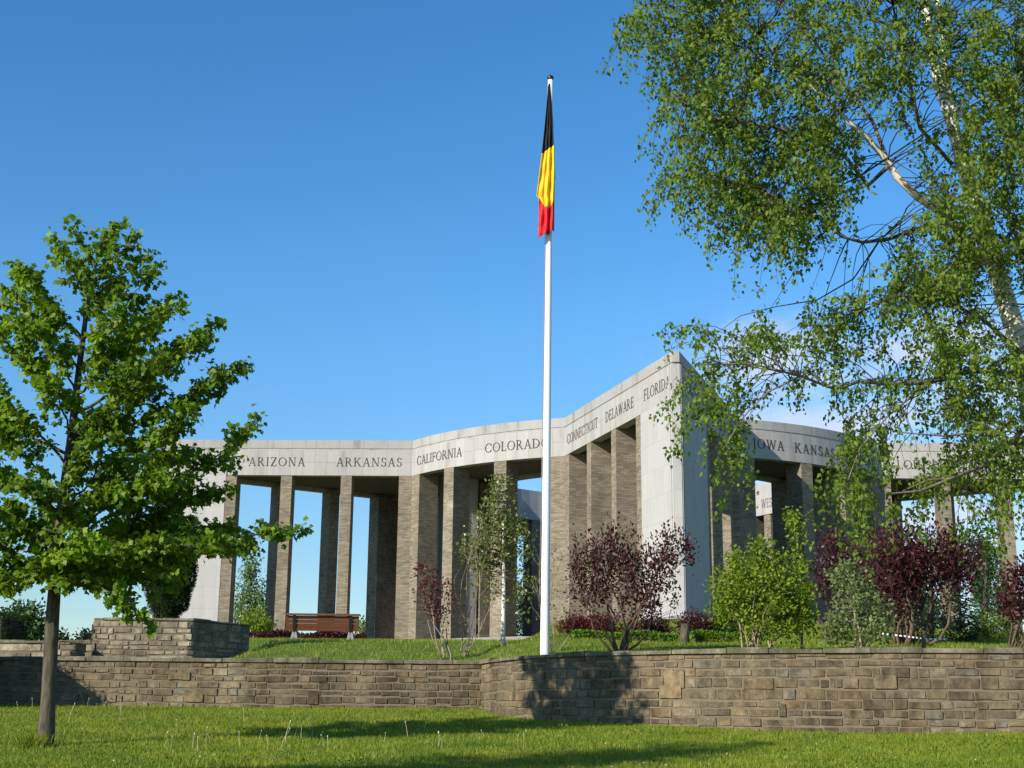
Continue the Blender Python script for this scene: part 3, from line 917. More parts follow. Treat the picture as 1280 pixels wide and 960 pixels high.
def curve(a, b, sag=0, wob=.05, n=6):
    a = Vector(a); b = Vector(b); L = (b-a).length
    w1 = Vector(rng.normal(size=3))*wob*L
    w2 = Vector(rng.normal(size=3))*wob*L*.5
    r_ = []
    for i in range(n+1):
        t = i/n
        r_.append(a.lerp(b, t)+w1*math.sin(math.pi*t)+w2*math.sin(2*math.pi*t)-Vector((0, 0, sag*math.sin(math.pi*t))))
    return r_
def shrub(name, cat, label, base, ells, nclump, per, cr, size, shape, leafm, stemm, nstems=5, sr=.02, group=None, flat=.3, trunk=None, upright=.0, droop=.0, solid=.5, fork=.35, parts=('stems', 'foliage'), spread=.1, twigs=True):
    """ells: (centre, (rx,ry,rz), weight). Clumps of leaves carried on twigs from a few stems."""
    base = Vector(base)
    e = empty(name, base, label, cat, group)
    mb = MB(); tb = MB() if trunk is not None else mb
    W = np.array([q[2] for q in ells], float); W /= W.sum()
    cl = []
    for i in rng.choice(len(ells), nclump, p=W):
        c, rr, _ = ells[i]
        d = rdir(1)[0]; u = rng.random()**solid
        cl.append(np.array(c)+d*np.array(rr)*u)
    cl = np.array(cl)
    # stems head for a sample of far clumps
    if trunk is not None:
        mb.tube(trunk[0], trunk[1], 8)
        nodes = [(Vector(p), r_) for p, r_ in zip(trunk[0], trunk[1])]
        dense = []
        for (p, r1), (q, r2) in zip(nodes[:-1], nodes[1:]):
            for t in (0, .25, .5, .75): dense.append((p.lerp(q, t), r1+(r2-r1)*t))
        n0 = int(len(dense)*fork)
        nodes = dense[n0:]
    else:
        nodes = []
        for i in range(nstems):
            tg = Vector(cl[rng.integers(len(cl))])
            b0 = base+Vector((rng.normal()*spread, rng.normal()*spread, -.05))
            pts = curve(b0, b0.lerp(tg, .85), 0, .07, 6)
            rad = [sr*(1-.75*j/6) for j in range(7)]
            mb.tube(pts, rad, 5)
            nodes += [(p, r_) for p, r_ in zip(pts[2:], rad[2:])]
    if twigs:
        P = np.array([tuple(p) for p, _ in nodes])
        for c in cl:
            d2 = np.linalg.norm(P-c, axis=1)+np.maximum(0, P[:, 2]-c[2]+.0)*1.5
            i = int(np.argmin(d2))
            pts = curve(nodes[i][0], c, 0, .08, 4)
            r0 = min(nodes[i][1]*.6, .006+.006*(Vector(c)-nodes[i][0]).length)
            tb.tube(pts, [r0*(1-.8*j/4) for j in range(5)], 4, cap=False)
    mb.build(parts[0], M[stemm], e, smooth=True)
    if tb is not mb and tb.f: tb.build('branches', M['dark_twig'], e, smooth=True)
    n = nclump*per
    C = np.repeat(cl, per, axis=0)+rng.normal(size=(n, 3))*np.array(cr if hasattr(cr, '__len__') else (cr, cr, cr))
    ctr = np.repeat(cl, per, axis=0)
    D = rdir(n)*.8+(C-ctr)/(np.linalg.norm(C-ctr, axis=1, keepdims=True)+1e-6)
    D[:, 2] += upright-droop
    tint = np.repeat(rng.normal(.5, .16, nclump), per)+rng.normal(0, .17, n)
    leaves(parts[1], C, D, size, shape, M[leafm], e, tint, flat)
    return e
def ell(u, v, d, ru, rv, rd, wt=1): 
    p = at(u, v, d); k = d/F
    return (tuple(p), (ru*k, rd, rv*k), wt)

# ------------------------------------------------------------------ young tree at the left
def build_maple():
    D0 = 17.5
    base = on_ground(57, D0)
    e = empty('young_tree', base, 'young broadleaf tree with fresh green leaves on the lawn at left, slim brown trunk', 'tree')
    K = D0/F
    def P(u, v, dy=0): 
        p = at(u, v, D0); return Vector((p.x, D0+dy, p.z))
    b0 = Vector(base)-Vector((0, 0, .1))
    trunk = [b0, P(57, 930), P(60, 880), P(63, 820), P(66, 765), P(71, 700), P(80, 620), P(90, 540), P(99, 460), P(108, 390), P(120, 330), P(132, 288)]
    rad = [.18, .11, .092, .087, .084, .072, .07, .055, .042, .03, .018, .008]
    mb = MB(); mb.tube(trunk, rad, 10)
    mb.tube([P(57, 935), P(70, 937, -.1), P(80, 941, -.25)], [.09, .05, .015], 7)
    def along(t):
        f = t*(len(trunk)-1); i = min(int(f), len(trunk)-2); return trunk[i].lerp(trunk[i+1], f-i), rad[i]+(rad[i+1]-rad[i])*(f-i)
    def trunk_at(z):
        for i in range(len(trunk)-1):
            if trunk[i+1].z >= z: 
                f = (z-trunk[i].z)/(trunk[i+1].z-trunk[i].z); return trunk[i].lerp(trunk[i+1], f), rad[i]+(rad[i+1]-rad[i])*f
        return trunk[-1], rad[-1]
    LC, LD, LT = [], [], []
    def twig(p, d, L, tint):
        n = 4; pts = [p]; q = p; d = d.normalized()
        for i in range(n):
            d = (d+Vector(rng.normal(size=3))*.16+Vector((0, 0, -.10))).normalized(); q = q+d*(L/n); pts.append(q)
        mb.tube(pts, [.0042, .0036, .003, .0024, .0016], 4, cap=False)
        k = int(8+L*44)
        for j in range(k):
            f = rng.uniform(.12, 1)*(n-.001); a_ = int(f)
            c = pts[a_].lerp(pts[a_+1], f-a_)+Vector(rng.normal(size=3))*.042
            dd = d*.45+Vector(rng.normal(size=3))*.5+Vector((0, 0, -.5))
            LC.append(tuple(c)); LD.append(tuple(dd)); LT.append(tint+rng.normal(0, .16))
    def bough(a_, b_, r, bare=.25, arc=.10):
        """a bough from the trunk to its tip, with short side shoots in a flat tier"""
        v = b_-a_; L = v.length; n = 9
        sd_ = v.cross(Vector((0, 0, 1))); sd_ = sd_.normalized() if sd_.length > .15*L else Vector((1, 0, 0))
        wob = Vector(rng.normal(size=3))*.04*L
        pts = []
        for i in range(n+1):
            t = i/n
            pts.append(a_.lerp(b_, t)+Vector((0, 0, -arc*L*math.sin(math.pi*t)))+wob*math.sin(math.pi*t*1.0)+Vector(rng.normal(size=3))*.012)
        mb.tube(pts, [max(r*(1-.86*i/n), .003) for i in range(n+1)], 6, cap=False)
        tint = rng.normal(.5, .12)
        m_ = max(4, int(L*(1-bare)/.072))
        for i in range(m_):
            t = bare+(1-bare)*(i+rng.random())/m_
            f = min(t, .999)*n; k = int(f); q = pts[k].lerp(pts[k+1], f-k); ax = (pts[k+1]-pts[k]).normalized()
            sg = 1 if i % 2 else -1
            w_ = (.11+.34*min(1, L/1.8)*math.sin(math.pi*(.12+.80*t)))*rng.uniform(.55, 1.15)
            nd = ax*.7+sd_*sg*rng.uniform(.35, 1.0)+Vector((0, 0, rng.uniform(-.35, .55)))
            if w_ > .30:
                e_ = q+nd.normalized()*w_*.55
                mb.tube([q, q.lerp(e_, .5)+Vector(rng.normal(size=3))*.01, e_], [.006, .005, .004], 4, cap=False)
                for s2 in (-1, 0, 1):
                    twig(e_ if s2 else q.lerp(e_, .5), nd.normalized()+sd_.cross(nd).normalized()*.0+ax*s2*.7+Vector((0, 0, rng.uniform(-.25, .25))), w_*.55, tint+rng.normal(0, .08))
            else:
                twig(q, nd, w_, tint+rng.normal(0, .08))
        twig(pts[-1], (pts[-1]-pts[-2]).normalized(), .11, tint); twig(pts[-2], (pts[-1]-pts[-2]).normalized()+sd_*.5, .13, tint)
    tips = [(150, 280, .0), (128, 284, .25), (104, 290, -.3), (172, 300, -.15), (70, 303, .1), (178, 312, .2), (90, 318, -.5), (20, 330, .1), (45, 346, -.4), (196, 345, -.2), (208, 366, .2), (150, 340, -.5), (120, 352, .5), (2, 356, .3), (228, 388, -.3), (264, 398, .1),
            (-25, 395, -.2), (30, 400, -.7), (262, 428, -.4), (175, 405, -.8), (300, 456, .0), (240, 475, .5), (-50, 450, .3), (-10, 470, -.7), (210, 470, -.9), (322, 527, -.1), (255, 525, -.7), (220, 550, .7), (-65, 525, -.3), (-75, 585, .4), (20, 540, -1.0), (100, 500, -1.0), (110, 500, 1.0), (160, 565, -1.2),
            (275, 600, .5), (225, 610, -.9), (372, 660, .1), (310, 690, -.6), (275, 650, .7), (-85, 640, -.4), (-60, 690, .2), (-40, 725, -.5), (10, 640, -1.2), (60, 610, 1.3), (130, 640, 1.3), (150, 690, -1.2), (30, 738, -.5), (105, 735, -.7), (72, 712, -.7), (52, 660, -.9), (98, 680, -.9), (75, 620, -1.1), (130, 725, .4), (235, 715, -.4), (190, 782, -.3), (195, 720, .6), (200, 640, 1.1), (40, 690, .9)]
    for u, v, dy in tips:
        b_ = P(u, v, dy)
        hv = np.interp(v, [280, 400, 520, 650, 790], [95, 120, 118, 80, 62])   # how far below its tip the bough leaves the trunk, in pixels
        out_ = abs(u-np.interp(v, [280, 750], [132, 66]))
        zs = P(0, min(v+hv*min(1, .35+out_/200), 722 if v < 730 else 705)).z
        a_, r_ = trunk_at(zs)
        L = (b_-a_).length
        bough(a_, b_, min(r_*.6, .007+.008*L), bare=np.interp(L, [.3, 2.5], [.08, .24]), arc=(.05 if v < 600 else -.02) if v < 760 else -.12)
    mb.build('trunk', M['maple_bark'], e, smooth=True)
    leaves('crown', LC, LD, .075, 'maple', M['maple_leaf'], e, LT, .4, .5)
    print('maple leaves', len(LC))
build_maple()

# ------------------------------------------------------------------ big birch reaching in from the right
def build_birch():
    base = Vector((4.95, 11.6, gz(4.95, 11.6)))
    e = empty('birch_tree', base, 'large silver birch with hanging sprays of small leaves filling the upper right', 'tree')
    D = 11.6
    def P(u, v, d=D): return at(u, v, d)
    mb = MB(); lb = MB()
    # leaning white trunk
    tr = [base-Vector((0, 0, .15)), P(1352, 900), P(1335, 760), P(1312, 620), P(1290, 500), P(1268, 410), P(1240, 320, 11.7), P(1212, 230, 11.8), P(1188, 150, 11.8), P(1165, 70, 11.9), P(1150, -40, 12), P(1142, -160, 12)]
    trr = [.15, .135, .12, .11, .10, .088, .078, .068, .056, .045, .034, .02]
    mb.tube(tr, trr, 10)
    st2 = [P(1262, 395, 11.65), P(1238, 290, 11.5), P(1212, 215, 11.4), P(1196, 165, 11.3), P(1183, 100, 11.3), P(1172, 0, 11.3), P(1165, -120, 11.3)]
    mb.tube(st2, [.05, .045, .04, .036, .03, .022, .014], 8)
    # bright rising bough
    bo = [P(1225, 330, 11.7), P(1186, 272, 11.4), P(1148, 247, 11.2), P(1122, 222, 11.1), P(1110, 202, 11.1), P(1084, 172, 11.0), P(1060, 152, 10.95), P(1030, 118, 10.9), P(985, 92, 10.8), P(930, 60, 10.8), P(880, 40, 10.8)]
    mb.tube(bo, [.042, .038, .035, .032, .029, .025, .021, .017, .013, .009, .005], 8)
    limbs = []
    def limb(pts, r0, r1, target=lb, n=7):
        rr = [r0+(r1-r0)*i/(len(pts)-1) for i in range(len(pts))]
        target.tube(pts, rr, n, cap=False); limbs.append((pts, rr))
    limbs += [(bo, [.03]*11), (tr[5:], trr[5:]), (st2, [.04]*7)]
    limb([P(1112, 206, 11.1), P(1085, 232, 11.0), P(1056, 195, 10.9), P(1018, 175, 10.8), P(965, 158, 10.7), P(900, 150, 10.6), P(840, 120, 10.6)], .022, .005)
    limb([P(1215, 262, 11.7), P(1150, 285, 11.3), P(1110, 299, 11.1), P(1078, 303, 11.0), P(1052, 296, 10.9), P(1010, 262, 10.8), P(955, 240, 10.7), P(885, 225, 10.6)], .022, .004)
    limb([P(1285, 470, 11.5), P(1220, 462, 11.2), P(1160, 478, 11.0), P(1108, 480, 10.9), P(1075, 476, 10.8), P(1045, 487, 10.7), P(1000, 470, 10.6), P(940, 455, 10.5), P(880, 455, 10.4)], .026, .005)
    limb([P(1295, 520, 11.4), P(1262, 555, 11.0), P(1230, 582, 10.6), P(1190, 598, 10.3), P(1150, 614, 10.1), P(1115, 617, 10.0)], .024, .007)
    limb([P(1190, 598, 10.3), P(1160, 600, 10.2), P(1128, 614, 10.1)], .008, .004)
    limb([P(1275, 440, 11.5), P(1230, 400, 11.0), P(1180, 375, 10.8), P(1120, 370, 10.7), P(1060, 395, 10.6)], .022, .004)
    limb([P(1190, 205, 11.6), P(1150, 160, 11.2), P(1128, 60, 11.0), P(1110, -20, 11.0)], .02, .008)
    limb([P(1150, 160, 11.2), P(1138, 110, 11.4), P(1100, 40, 11.4), P(1060, -20, 11.4)], .016, .006)
    limb([P(1112, 206, 11.1), P(1090, 150, 11.3), P(1050, 100, 11.5), P(1010, 40, 11.6), P(960, -10, 11.7)], .018, .006)
    limb([P(1280, 330, 11.3), P(1255, 240, 11.0), P(1262, 150, 10.9), P(1275, 60, 10.9)], .02, .006)
    limb([P(1300, 600, 11.0), P(1280, 560, 10.7), P(1230, 540, 10.5), P(1180, 545, 10.4), P(1120, 540, 10.3)], .018, .004)
    limb([P(985, 92, 10.8), P(930, 20, 11.0), P(860, -10, 11.2)], .012, .004)
    limb([P(1165, 70, 11.9), P(1220, 20, 12.3), P(1290, -10, 12.6)], .02, .006)
    limb([P(1240, 320, 11.7), P(1290, 260, 12.2), P(1340, 200, 12.6)], .025, .008)
    limb([P(1000, 470, 10.6), P(960, 490, 10.5), P(930, 520, 10.4), P(905, 560, 10.3)], .008, .003)
    limb([P(1160, 478, 11.0), P(1110, 520, 10.7), P(1075, 560, 10.5), P(1060, 600, 10.4)], .010, .003)
    N = []
    for pts, rr in limbs:
        for a, b, r_ in zip(pts[:-1], pts[1:], rr):
            for t in (0, .33, .67): N.append((a.lerp(b, t), r_))
    NP = np.array([tuple(p) for p, _ in N])
    # sprays: (u, v, ru, rv, count, hang length in metres)
    S = [(870, 55, 90, 60, 52, .45), (960, 60, 110, 75, 70, .45), (838, 40, 48, 60, 24, .4), (860, 270, 40, 35, 9, .4), (880, 150, 60, 55, 44, .42), (960, 160, 90, 55, 64, .4), (850, 225, 28, 40, 10, .40), (905, 230, 45, 50, 30, .5), (970, 245, 60, 60, 52, .5), (1030, 225, 50, 55, 34, .42),
         (940, 300, 45, 40, 26, .45), (1000, 300, 38, 34, 20, .36), (1050, 270, 30, 30, 10, .3), (1060, 75, 80, 75, 44, .4), (1140, 70, 80, 80, 52, .4), (1230, 60, 80, 80, 70, .4), (1250, 180, 60, 80, 66, .45), (1190, 230, 50, 55, 26, .35), (1110, 135, 40, 40, 12, .3), (1300, 250, 70, 120, 60, .45),
         (1225, 310, 75, 45, 52, .4), (1160, 350, 50, 45, 34, .4), (1180, 395, 62, 45, 44, .4), (1110, 400, 50, 28, 16, .36), (1055, 415, 42, 28, 16, .34), (1010, 405, 28, 22, 8, .3), (1130, 452, 70, 24, 16, .3), (1225, 475, 60, 40, 44, .4), (1000, 445, 60, 18, 15, .32), (930, 438, 55, 18, 14, .32), (872, 436, 28, 12, 8, .3),
         (1160, 515, 70, 32, 20, .32), (1240, 535, 60, 42, 36, .4), (1070, 495, 50, 22, 11, .26), (995, 488, 50, 16, 7, .28), (910, 478, 40, 18, 9, .4), (892, 535, 14, 34, 9, .75), (922, 570, 10, 34, 9, .5), (925, 515, 10, 26, 5, .5), (876, 510, 8, 25, 3, .5), (1070, 575, 16, 34, 10, .62), (1092, 570, 18, 34, 9, .6), (1055, 630, 20, 36, 10, .5), (1078, 665, 18, 28, 8, .45), (1185, 635, 16, 36, 5, .5),
         (1200, 592, 60, 24, 18, .36), (1150, 630, 40, 18, 6, .3), (1255, 610, 40, 40, 24, .45), (1220, 660, 35, 25, 10, .3), (1345, 420, 45, 100, 36, .4), (1320, 560, 50, 80, 30, .4), (1340, 80, 60, 90, 40, .4), (1000, -40, 160, 50, 50, .4), (1200, -50, 150, 50, 50, .4), (1130, 650, 18, 18, 4, .3)]
    LC, LD, LT = [], [], []
    tw = MB()
    for (u, v, ru, rv, cnt, hang) in S:
        for _ in range(int(cnt*(1.28 if v < 380 else 1.1))):
            a = rng.uniform(0, 2*math.pi); q = math.sqrt(rng.random())
            dpt = rng.normal(10.9, .42)
            c = P(u+ru*q*math.cos(a), v+rv*q*math.sin(a)-hang*.35*F/dpt, dpt)
            dd = (np.linalg.norm(NP-np.array(c), axis=1)+np.maximum(0, c.z-NP[:, 2])*.2)*rng.uniform(.75, 1.5, len(NP))
            i = int(np.argmin(dd)); nd, r_ = N[i]
            L = (c-nd).length
            pts = curve(nd, c, -.10*L, .07, 5)
            r0 = min(r_*.5, .0025+.0035*L)
            tw.tube(pts, [r0*(1-.75*j/5) for j in range(6)], 4, cap=False)
            h = hang*rng.uniform(.45, 1.2)
            dr = Vector((rng.normal()*.35, rng.normal()*.35, 0))+(c-nd).normalized()*.5
            p = c; d = (dr+Vector((0, 0, .1))).normalized(); hp = [p]
            m_ = 6
            for j in range(m_):
                d = (d+Vector((0, 0, -.42))+Vector(rng.normal(size=3))*.12).normalized(); p = p+d*(h/m_); hp.append(p)
            tw.tube(hp, [.0028-.0003*j for j in range(m_+1)], 3, cap=False)
            tint = rng.normal(.5, .13)
            k = int(h/.0095)+8
            allp = pts[2:]+hp
            for j in range(k):
                f = rng.uniform(.1, 1)*(len(allp)-1.001); a_ = int(f)
                q_ = allp[a_].lerp(allp[a_+1], f-a_)+Vector(rng.normal(size=3))*.028
                LC.append(tuple(q_)); LT.append(tint+rng.normal(0, .17))
                LD.append((rng.normal()*.5, rng.normal()*.5, -.65+rng.normal()*.4))
    t_ = mb.build('trunk', M['birch_bark'], e, smooth=True)
    lb.build('limbs', M['limb_bark'], e, smooth=True)
    tw.build('twigs', M['dark_twig'], e, smooth=True)
    leaves('crown', LC, LD, .039, 'birch', M['birch_leaf'], e, LT, .15, .2)
    print('birch leaves', len(LC))
build_birch()

# ------------------------------------------------------------------ shrubs and small trees on the bank
def px(n, d): return n*d/F
# small birch left of the pole
g = on_ground(628, 29.3); d = 29.3
tp = [g-Vector((0, 0, .1)), at(629, 780, d), at(630, 730, d), at(629, 680, d), at(629, 650, d), at(628, 620, d), at(627, 600, d)]
shrub('birch_sapling', 'tree', 'small white-stemmed birch with thin olive leaves just left of the flagpole', g,
      [ell(626, 606, d, 9, 14, .2, .35), ell(622, 630, d, 26, 34, .4, .9), ell(618, 670, d, 46, 40, .6, 1.6), ell(640, 680, d, 30, 40, .5, 1), ell(600, 700, d, 32, 28, .5, .8), ell(655, 740, d, 18, 28, .3, .35), ell(608, 735, d, 16, 22, .3, .2)],
      185, 20, .085, .07, 'birch', 'sapling_leaf', 'birch_bark', trunk=(tp, [.052, .047, .04, .03, .018, .009, .003]), fork=.3, parts=('trunk', 'crown'), flat=0, droop=.4)
# sparse purple sapling
g = on_ground(558, 28.0); d = 28.0
shrub('purple_sapling', 'shrub', 'thin sparse purple-leaved shrub with bare lower twigs left of the small birch', g,
      [ell(537, 735, d, 22, 30, .3, 1.2), ell(545, 765, d, 20, 24, .3, .8), ell(528, 712, d, 14, 14, .2, .3), ell(562, 750, d, 14, 34, .2, .25)], 85, 10, .05, .06, 'oval', 'barberry_leaf', 'pale_twig', nstems=7, sr=.018, upright=.2, solid=.6)
# bare twiggy shrubs
def bare(u, d, v1, wid, n, lab, leafn=0):
    g = on_ground(u, d)
    e = empty('bare_shrub', g, lab, 'shrub')
    mb = MB()
    C = []
    for i in range(n):
        tg = at(u+rng.normal()*wid, v1+abs(rng.normal())*40, d)+Vector((0, rng.normal()*.3, 0))
        pts = curve(g+Vector((rng.normal()*.03, 0, -.05)), tg, 0, .06, 6)
        mb.tube(pts, [.011*(1-.8*j/6) for j in range(7)], 4, cap=False)
        for j in range(5):
            q = pts[rng.integers(2, 7)]
            en = q+Vector((rng.normal()*.16, rng.normal()*.12, abs(rng.normal())*.25))
            mb.tube(curve(q, en, 0, .06, 3), [.005, .004, .003, .002], 3, cap=False)
            C.append(en)
    mb.build('stems', M['pale_twig'], e, smooth=True)
    if leafn:
        C = np.array([tuple(p) for p in C]); k = rng.integers(0, len(C), leafn)
        leaves('foliage', C[k]+rng.normal(size=(leafn, 3))*.06, rdir(leafn), .06, 'oval', M['sapling_leaf'], e)
bare(580, 28.6, 660, 22, 8, 'bare twiggy shrub between the purple sapling and the small birch')
bare(690, 25.9, 690, 16, 9, 'spindly thin-leaved twiggy shrub close beside the foot of the white flagpole', 130)
# purple plum
g = on_ground(773, 24.6); d = 24.6
shrub('purple_plum', 'shrub', 'multi-stemmed purple plum with bare lower branches in front of the tip wall', g,
      [ell(745, 700, d, 32, 36, .5, 1.5), ell(785, 715, d, 42, 40, .6, 1.8), ell(825, 705, d, 32, 28, .5, 1.1), ell(740, 740, d, 30, 20, .4, .7), ell(810, 750, d, 42, 28, .5, 1.1), ell(770, 678, d, 26, 20, .4, .4), ell(838, 680, d, 26, 12, .2, .35), ell(862, 692, d, 12, 5, .1, .12), ell(720, 712, d, 10, 22, .3, .25)],
      380, 13, (.045, .045, .13), .06, 'oval', 'purple_leaf', 'twig', nstems=13, sr=.026, upright=.9, solid=.55, spread=.07)
# red barberries under the memorial
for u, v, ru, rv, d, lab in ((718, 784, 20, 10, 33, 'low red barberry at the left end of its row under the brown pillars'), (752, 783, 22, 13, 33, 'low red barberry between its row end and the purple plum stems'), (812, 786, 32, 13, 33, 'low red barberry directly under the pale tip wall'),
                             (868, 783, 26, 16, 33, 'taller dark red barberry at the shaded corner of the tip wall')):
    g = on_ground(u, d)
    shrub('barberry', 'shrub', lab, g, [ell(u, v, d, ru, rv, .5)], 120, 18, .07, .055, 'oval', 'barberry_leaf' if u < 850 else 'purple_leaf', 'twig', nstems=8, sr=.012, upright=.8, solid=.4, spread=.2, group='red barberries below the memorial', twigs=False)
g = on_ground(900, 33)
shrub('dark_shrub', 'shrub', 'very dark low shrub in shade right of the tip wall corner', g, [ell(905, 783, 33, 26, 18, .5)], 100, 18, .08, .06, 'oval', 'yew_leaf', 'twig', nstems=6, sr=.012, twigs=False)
# low green hedges
for u0, u1, lab in ((715, 846, 'long low bright green hedge beneath the red barberries'), (864, 950, 'short low green hedge beside the yellow-green bush')):
    d = 30.0
    p0, p1 = at(u0, 796, d), at(u1, 796, d)
    g = Vector(((p0.x+p1.x)/2, d, gz((p0.x+p1.x)/2, d)))
    e = empty('low_hedge', g, lab, 'hedge')
    zt_ = at((u0+u1)/2, 791.5, d).z
    n = int(6500*(u1-u0)/130)
    b = MB(); b.box((g.x, d, g.z-.1), ((p1.x-p0.x)/2-.06, 0, 0), (0, .22, 0), zt_-g.z+.02); b.build('stems', M['twig'], e)
    C = np.stack([rng.uniform(p0.x, p1.x, n), d+rng.uniform(-.32, .32, n), rng.uniform(0, 1, n)**.6], 1)
    C[:, 2] = g.z-.05+C[:, 2]*(zt_-g.z+.05)+.03*np.sin(C[:, 0]*5)
    keep = (np.abs(C[:, 1]-d) > .2) | (C[:, 2] > zt_-.12)
    C = C[keep]
    D = rdir(len(C)); D[:, 2] += .9
    leaves('foliage', C, D, .055, 'oval', M['hedge_leaf'], e)
# tree stump between hedges
g = on_ground(857, 29.4); mb = MB(); mb.tube([g-Vector((0, 0, .1)), g+Vector((0, 0, .15)), g+Vector((.02, 0, .42))], [.13, .10, .085], 9)
o = mb.build('tree_stump', M['maple_bark'], None, loc=g, smooth=True); tag(o, 'short cut-off stump standing between the two low green hedges', 'stump')
# yellow-green bush
g = on_ground(948, 23.2); d = 23.2
shrub('green_bush', 'shrub', 'dense rounded yellow-green bush rising behind the curved wall', g,
      [ell(948, 760, d, 58, 44, .7, 2), ell(930, 720, d, 36, 32, .5, 1), ell(975, 730, d, 38, 36, .5, 1), ell(905, 755, d, 22, 34, .4, .5), ell(1000, 765, d, 20, 36, .4, .6), ell(950, 690, d, 18, 16, .3, .25)],
      250, 36, .075, .066, 'oval', 'bush_leaf', 'pale_twig', nstems=14, sr=.02, upright=.3, solid=.5, spread=.12)
# whippy vine-like sapling
g = on_ground(1004, 23.8); d = 23.8
tp = [g-Vector((0, 0, .1)), at(1002, 770, d), at(1000, 720, d), at(998, 690, d), at(996, 668, d), at(993, 655, d), at(990, 646, d)]
shrub('whip_sapling', 'tree', 'slim whip-like sapling with leaves along its stem right of the yellow-green bush', g,
      [ell(997, 690, d, 9, 30, .1, 1), ell(993, 655, d, 9, 22, .1, 1), ell(988, 644, d, 9, 9, .1, .6), ell(1001, 730, d, 9, 24, .1, .6)], 64, 10, .05, .06, 'oval', 'bush_leaf', 'pale_twig', trunk=(tp, [.022, .02, .016, .013, .01, .006, .003]), fork=.2, parts=('trunk', 'crown'), droop=.4)
# grey-green shrub
g = on_ground(1072, 22.9); d = 22.9
shrub('grey_green_shrub', 'shrub', 'loose grey-green shrub with pale stems at the wall, right of the yellow-green bush', g,
      [ell(1070, 735, d, 30, 36, .5, 1.2), ell(1075, 780, d, 44, 34, .6, 1.4), ell(1045, 785, d, 22, 28, .4, .6), ell(1100, 760, d, 18, 30, .4, .6), ell(1050, 722, d, 18, 22, .3, .4)], 170, 18, .065, .062, 'oval', 'sage_leaf', 'pale_twig', nstems=9, sr=.022, upright=.3, solid=.55, spread=.12)
# purple masses at the right
g = on_ground(1125, 27.5); d = 27.5
shrub('purple_plum', 'tree', 'largest purple plum tree, broad and dark, standing right of the grey-green shrub', g,
      [ell(1110, 695, d, 44, 46, .8, 2), ell(1150, 700, d, 46, 40, .8, 2), ell(1110, 740, d, 40, 38, .8, 1.4), ell(1190, 690, d, 38, 26, .6, 1), ell(1205, 715, d, 26, 22, .5, .6)], 620, 14, (.06, .06, .16), .075, 'oval', 'purple_leaf', 'twig', nstems=16, sr=.04, upright=.2, droop=.0, solid=.5, spread=.2)
g = on_ground(1040, 30); d = 30
shrub('purple_plum', 'tree', 'slender purple plum behind the whip-like sapling, left of the largest plum', g,
      [ell(1045, 690, d, 22, 38, .5, 1), ell(1030, 725, d, 18, 26, .4, .6), ell(1062, 720, d, 18, 30, .4, .6)], 150, 12, .08, .075, 'oval', 'purple_leaf', 'twig', nstems=8, sr=.03, upright=.3, spread=.1)
g = on_ground(1272, 26); d = 26
shrub('purple_plum', 'tree', 'purple plum cut off by the right edge of the picture', g,
      [ell(1272, 735, d, 22, 40, .5, 1), ell(1262, 760, d, 16, 22, .4, .5), ell(1300, 720, d, 26, 46, .5, 1)], 200, 12, .08, .07, 'oval', 'purple_leaf', 'twig', nstems=8, sr=.03, upright=.3, spread=.15)
def conifer(u, d, v0, v1, w0, leafm, lab, n=3500, name='conifer', base_r=.10, power=1.0, size=.10):
    g = on_ground(u, d)
    e = empty(name, g, lab, 'tree')
    top = at(u, v0, d); mb = MB()
    mb.tube([g-Vector((0, 0, .1)), g.lerp(top, .5), top], [base_r, base_r*.6, .01], 7); mb.build('trunk', M['maple_bark'], e, smooth=True)
    zb = at(u, v1, d).z
    h = rng.random(n)**1.35
    az = rng.uniform(0, 2*math.pi, n)
    lump = 1+.16*np.sin(az*5+h*21)+.12*np.sin(az*3-h*37)
    rad = px(w0, d)*(1-h)**power*lump*np.sqrt(rng.uniform(.35, 1, n))
    C = np.stack([top.x+rad*np.cos(az), d+rad*np.sin(az), zb+h*(top.z-zb)], 1)
    D = np.stack([np.cos(az), np.sin(az), rng.normal(-.1, .45, n)], 1)
    leaves('crown', C, D, size, 'slim', M[leafm], e, None, .3)
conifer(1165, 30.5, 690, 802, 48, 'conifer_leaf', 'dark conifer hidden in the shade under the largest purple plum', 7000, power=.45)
conifer(1234, 33, 680, 806, 30, 'spruce_leaf', 'mid green bushy conifer between two pillars at the right', 6000, power=.5, size=.085)
g = on_ground(1240, 30.5); d = 30.5
shrub('small_bush', 'shrub', 'small bright green bush at the foot of the mid green conifer', g, [ell(1236, 785, d, 24, 16, .3)], 70, 16, .06, .05, 'oval', 'bush_leaf', 'twig', nstems=5, sr=.012, twigs=False)
# clipped yew in the planter, dark hedge at the far left
g = Vector(((pA.x+pB.x)/2+.45, 29.5, zt-.12)); d = 29.5
e = empty('clipped_yew', g, 'dark egg-shaped clipped yew growing out of the tall stone planter', 'shrub')
cc = at(214, 712, d); n = 24000
dr = rdir(n); rad_ = np.array([px(30, d), px(30, d), px(66, d)])
lump = 1+.05*np.sin(dr[:, 0]*9+dr[:, 2]*7)+.04*np.sin(dr[:, 1]*11-dr[:, 2]*13)
C = np.array(cc)+dr*rad_*(lump*rng.uniform(.86, 1.0, n))[:, None]
C = C[C[:, 2] > g.z+.03]
mb = MB(); mb.tube([g-Vector((0, 0, .2)), g+Vector((0, 0, .6)), cc], [.07, .06, .03], 7)
mb.build('stems', M['twig'], e, smooth=True)
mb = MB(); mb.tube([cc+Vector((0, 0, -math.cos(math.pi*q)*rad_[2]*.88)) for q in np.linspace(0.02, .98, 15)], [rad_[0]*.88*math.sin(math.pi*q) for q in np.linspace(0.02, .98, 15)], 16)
mb.build('inner_foliage', plain('yew_inner_green', (.010, .020, .006), .95, .4, 30), e, smooth=True)
